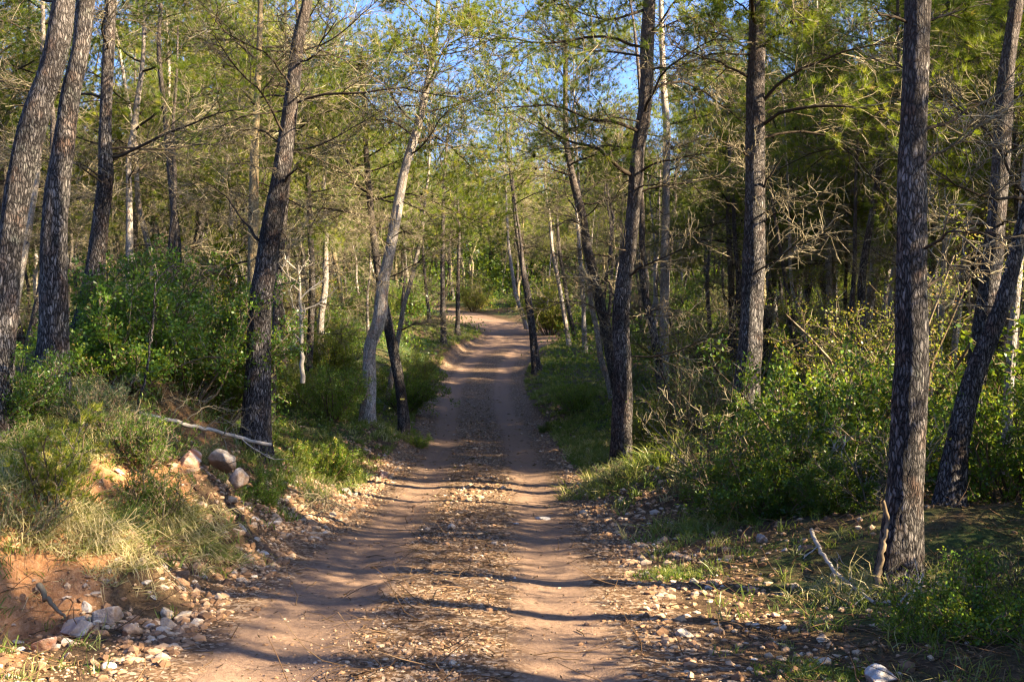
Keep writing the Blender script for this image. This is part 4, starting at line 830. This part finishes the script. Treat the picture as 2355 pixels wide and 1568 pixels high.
l = rng.uniform(.02, .07, (len(x), 1))*np.clip(y/9, .8, 2.5)[:, None]; s = unit(np.cross(d, np.array([0, 0, 1.])+rng.normal(0, .4, p.shape)))*.006*np.clip(y/9, .8, 2.5)[:, None]
V = np.stack([p, p+d*l*.5+s, p+d*l, p+d*l*.5-s], 1).reshape(-1, 3)
mb = MB(); mb.add(V, np.arange(len(V)).reshape(-1, 4), 0, np.repeat(rng.uniform(0, 1, len(x)), 4))
k_ = rng.uniform(0, 1, len(x)) < .09; k_ &= y < 22; tw = p[k_]; dt = d[k_]; dt[:, 2] = np.abs(dt[:, 2])
tubes(mb, grow(tw, dt, rng.uniform(.1, .5, len(tw)), 4, .25, -.02, rng), .004*np.linspace(1, .5, 5)[None]*np.ones((len(tw), 1)), 3, 0, rng.uniform(.3, 1, len(tw)))
tag(link('leaf_litter', mb.mesh('leaf_litter', [M['litter']])), 'dry needles and dead leaves littering the forest floor', 'leaf litter', kind='stuff')

rng = np.random.default_rng(13); n = 5200
y = 13+85*rng.uniform(0, 1, n)**1.3; x = rng.uniform(-1, 1, n)*(.47*y+2); uu = x-rx(y)
k_ = (np.abs(uu) > 2.5+.2*rng.normal(0, 1, n)) & (fbm(x*.5, y*.35, 81) > .4); x, y = x[k_], y[k_]; n = len(x); q = 46; sz = np.clip(y/24, .6, 2.4)
lp = np.repeat(np.stack([x, y, H(x, y)], 1), q, 0); hs = np.repeat(sz*rng.uniform(.1, .42, n)*np.where(np.abs(x-rx(y)) < 3.4, .5, 1), q)
lp = lp+np.stack([rng.normal(0, .2, n*q)*np.repeat(sz, q), rng.normal(0, .2, n*q)*np.repeat(sz, q), np.abs(rng.normal(0, 1, n*q))*hs], 1)
mb = MB(); dr = unit(rng.normal(0, 1, lp.shape)+[0, 0, .5]); l = (.06*np.repeat(sz, q)*rng.uniform(.6, 1.2, n*q))[:, None]; s_ = unit(np.cross(dr, rng.normal(0, 1, lp.shape)))*l*.26
mb.add(np.stack([lp, lp+dr*l*.5+s_, lp+dr*l, lp+dr*l*.5-s_], 1).reshape(-1, 3), np.arange(n*q*4).reshape(-1, 4), 0, np.repeat(np.clip(np.repeat(rng.normal(.4, .17, n), q)+rng.normal(0, .08, n*q), 0, 1), 4))
tag(link('ground_cover', mb.mesh('ground_cover', [M['leaf']])), 'low leafy ground cover between the trunks on both sides', 'ground cover', kind='stuff')

# the wood far beyond the bend that reads as one mass
rng = np.random.default_rng(12); mb = MB(); nf = 900
y = rng.uniform(92, 210, nf); x = rng.uniform(-1, 1, nf)*(.5*y+12); k_ = np.abs(x-rx(y)) > 3; x, y = x[k_], y[k_]; nf = len(x)
z = H(x, y); tp = rng.uniform(8, 12.5, nf)
P = np.stack([np.stack([x+rng.normal(0, .3, nf)*k, y, z-.3+tp*k/4], 1) for k in range(5)], 1); tubes(mb, P, np.linspace(.14, .03, 5)[None]*np.ones((nf, 1)), 5, 0, rng.uniform(0, .8, nf))
q = 55; cp = np.repeat(np.stack([x, y, z+tp*.66], 1), q, 0)+rng.normal(0, 1, (nf*q, 3))*[1.25, 1.25, 1]*np.repeat(tp*.17, q)[:, None]
leaves(mb, cp, unit(rng.normal(0, 1, cp.shape)), 5, .5, .1, rng, 1, np.clip(rng.normal(.27, .17, len(cp)), 0, .9), 1.2, .3)  # crown leaves tinted darker, part of the wood's shade put into their colour
q = 60; cp = np.repeat(np.stack([x, y, z], 1), q, 0)+rng.normal(0, 1, (nf*q, 3))*[3, 2, .1]+np.abs(rng.normal(0, 2.2, (nf*q, 1)))*[0, 0, 1]
leaves(mb, cp, unit(rng.normal(0, 1, cp.shape)), 5, .35, .09, rng, 1, np.clip(rng.normal(.16, .16, len(cp)), 0, .9), 1.2, .3)  # low leaves tinted darker still, standing in for shade under the crowns
tag(link('far_woods', mb.mesh('far_woods', [M['twig'], M['needle']])), 'far pine wood closing the view beyond the bend', 'woods', kind='stuff')
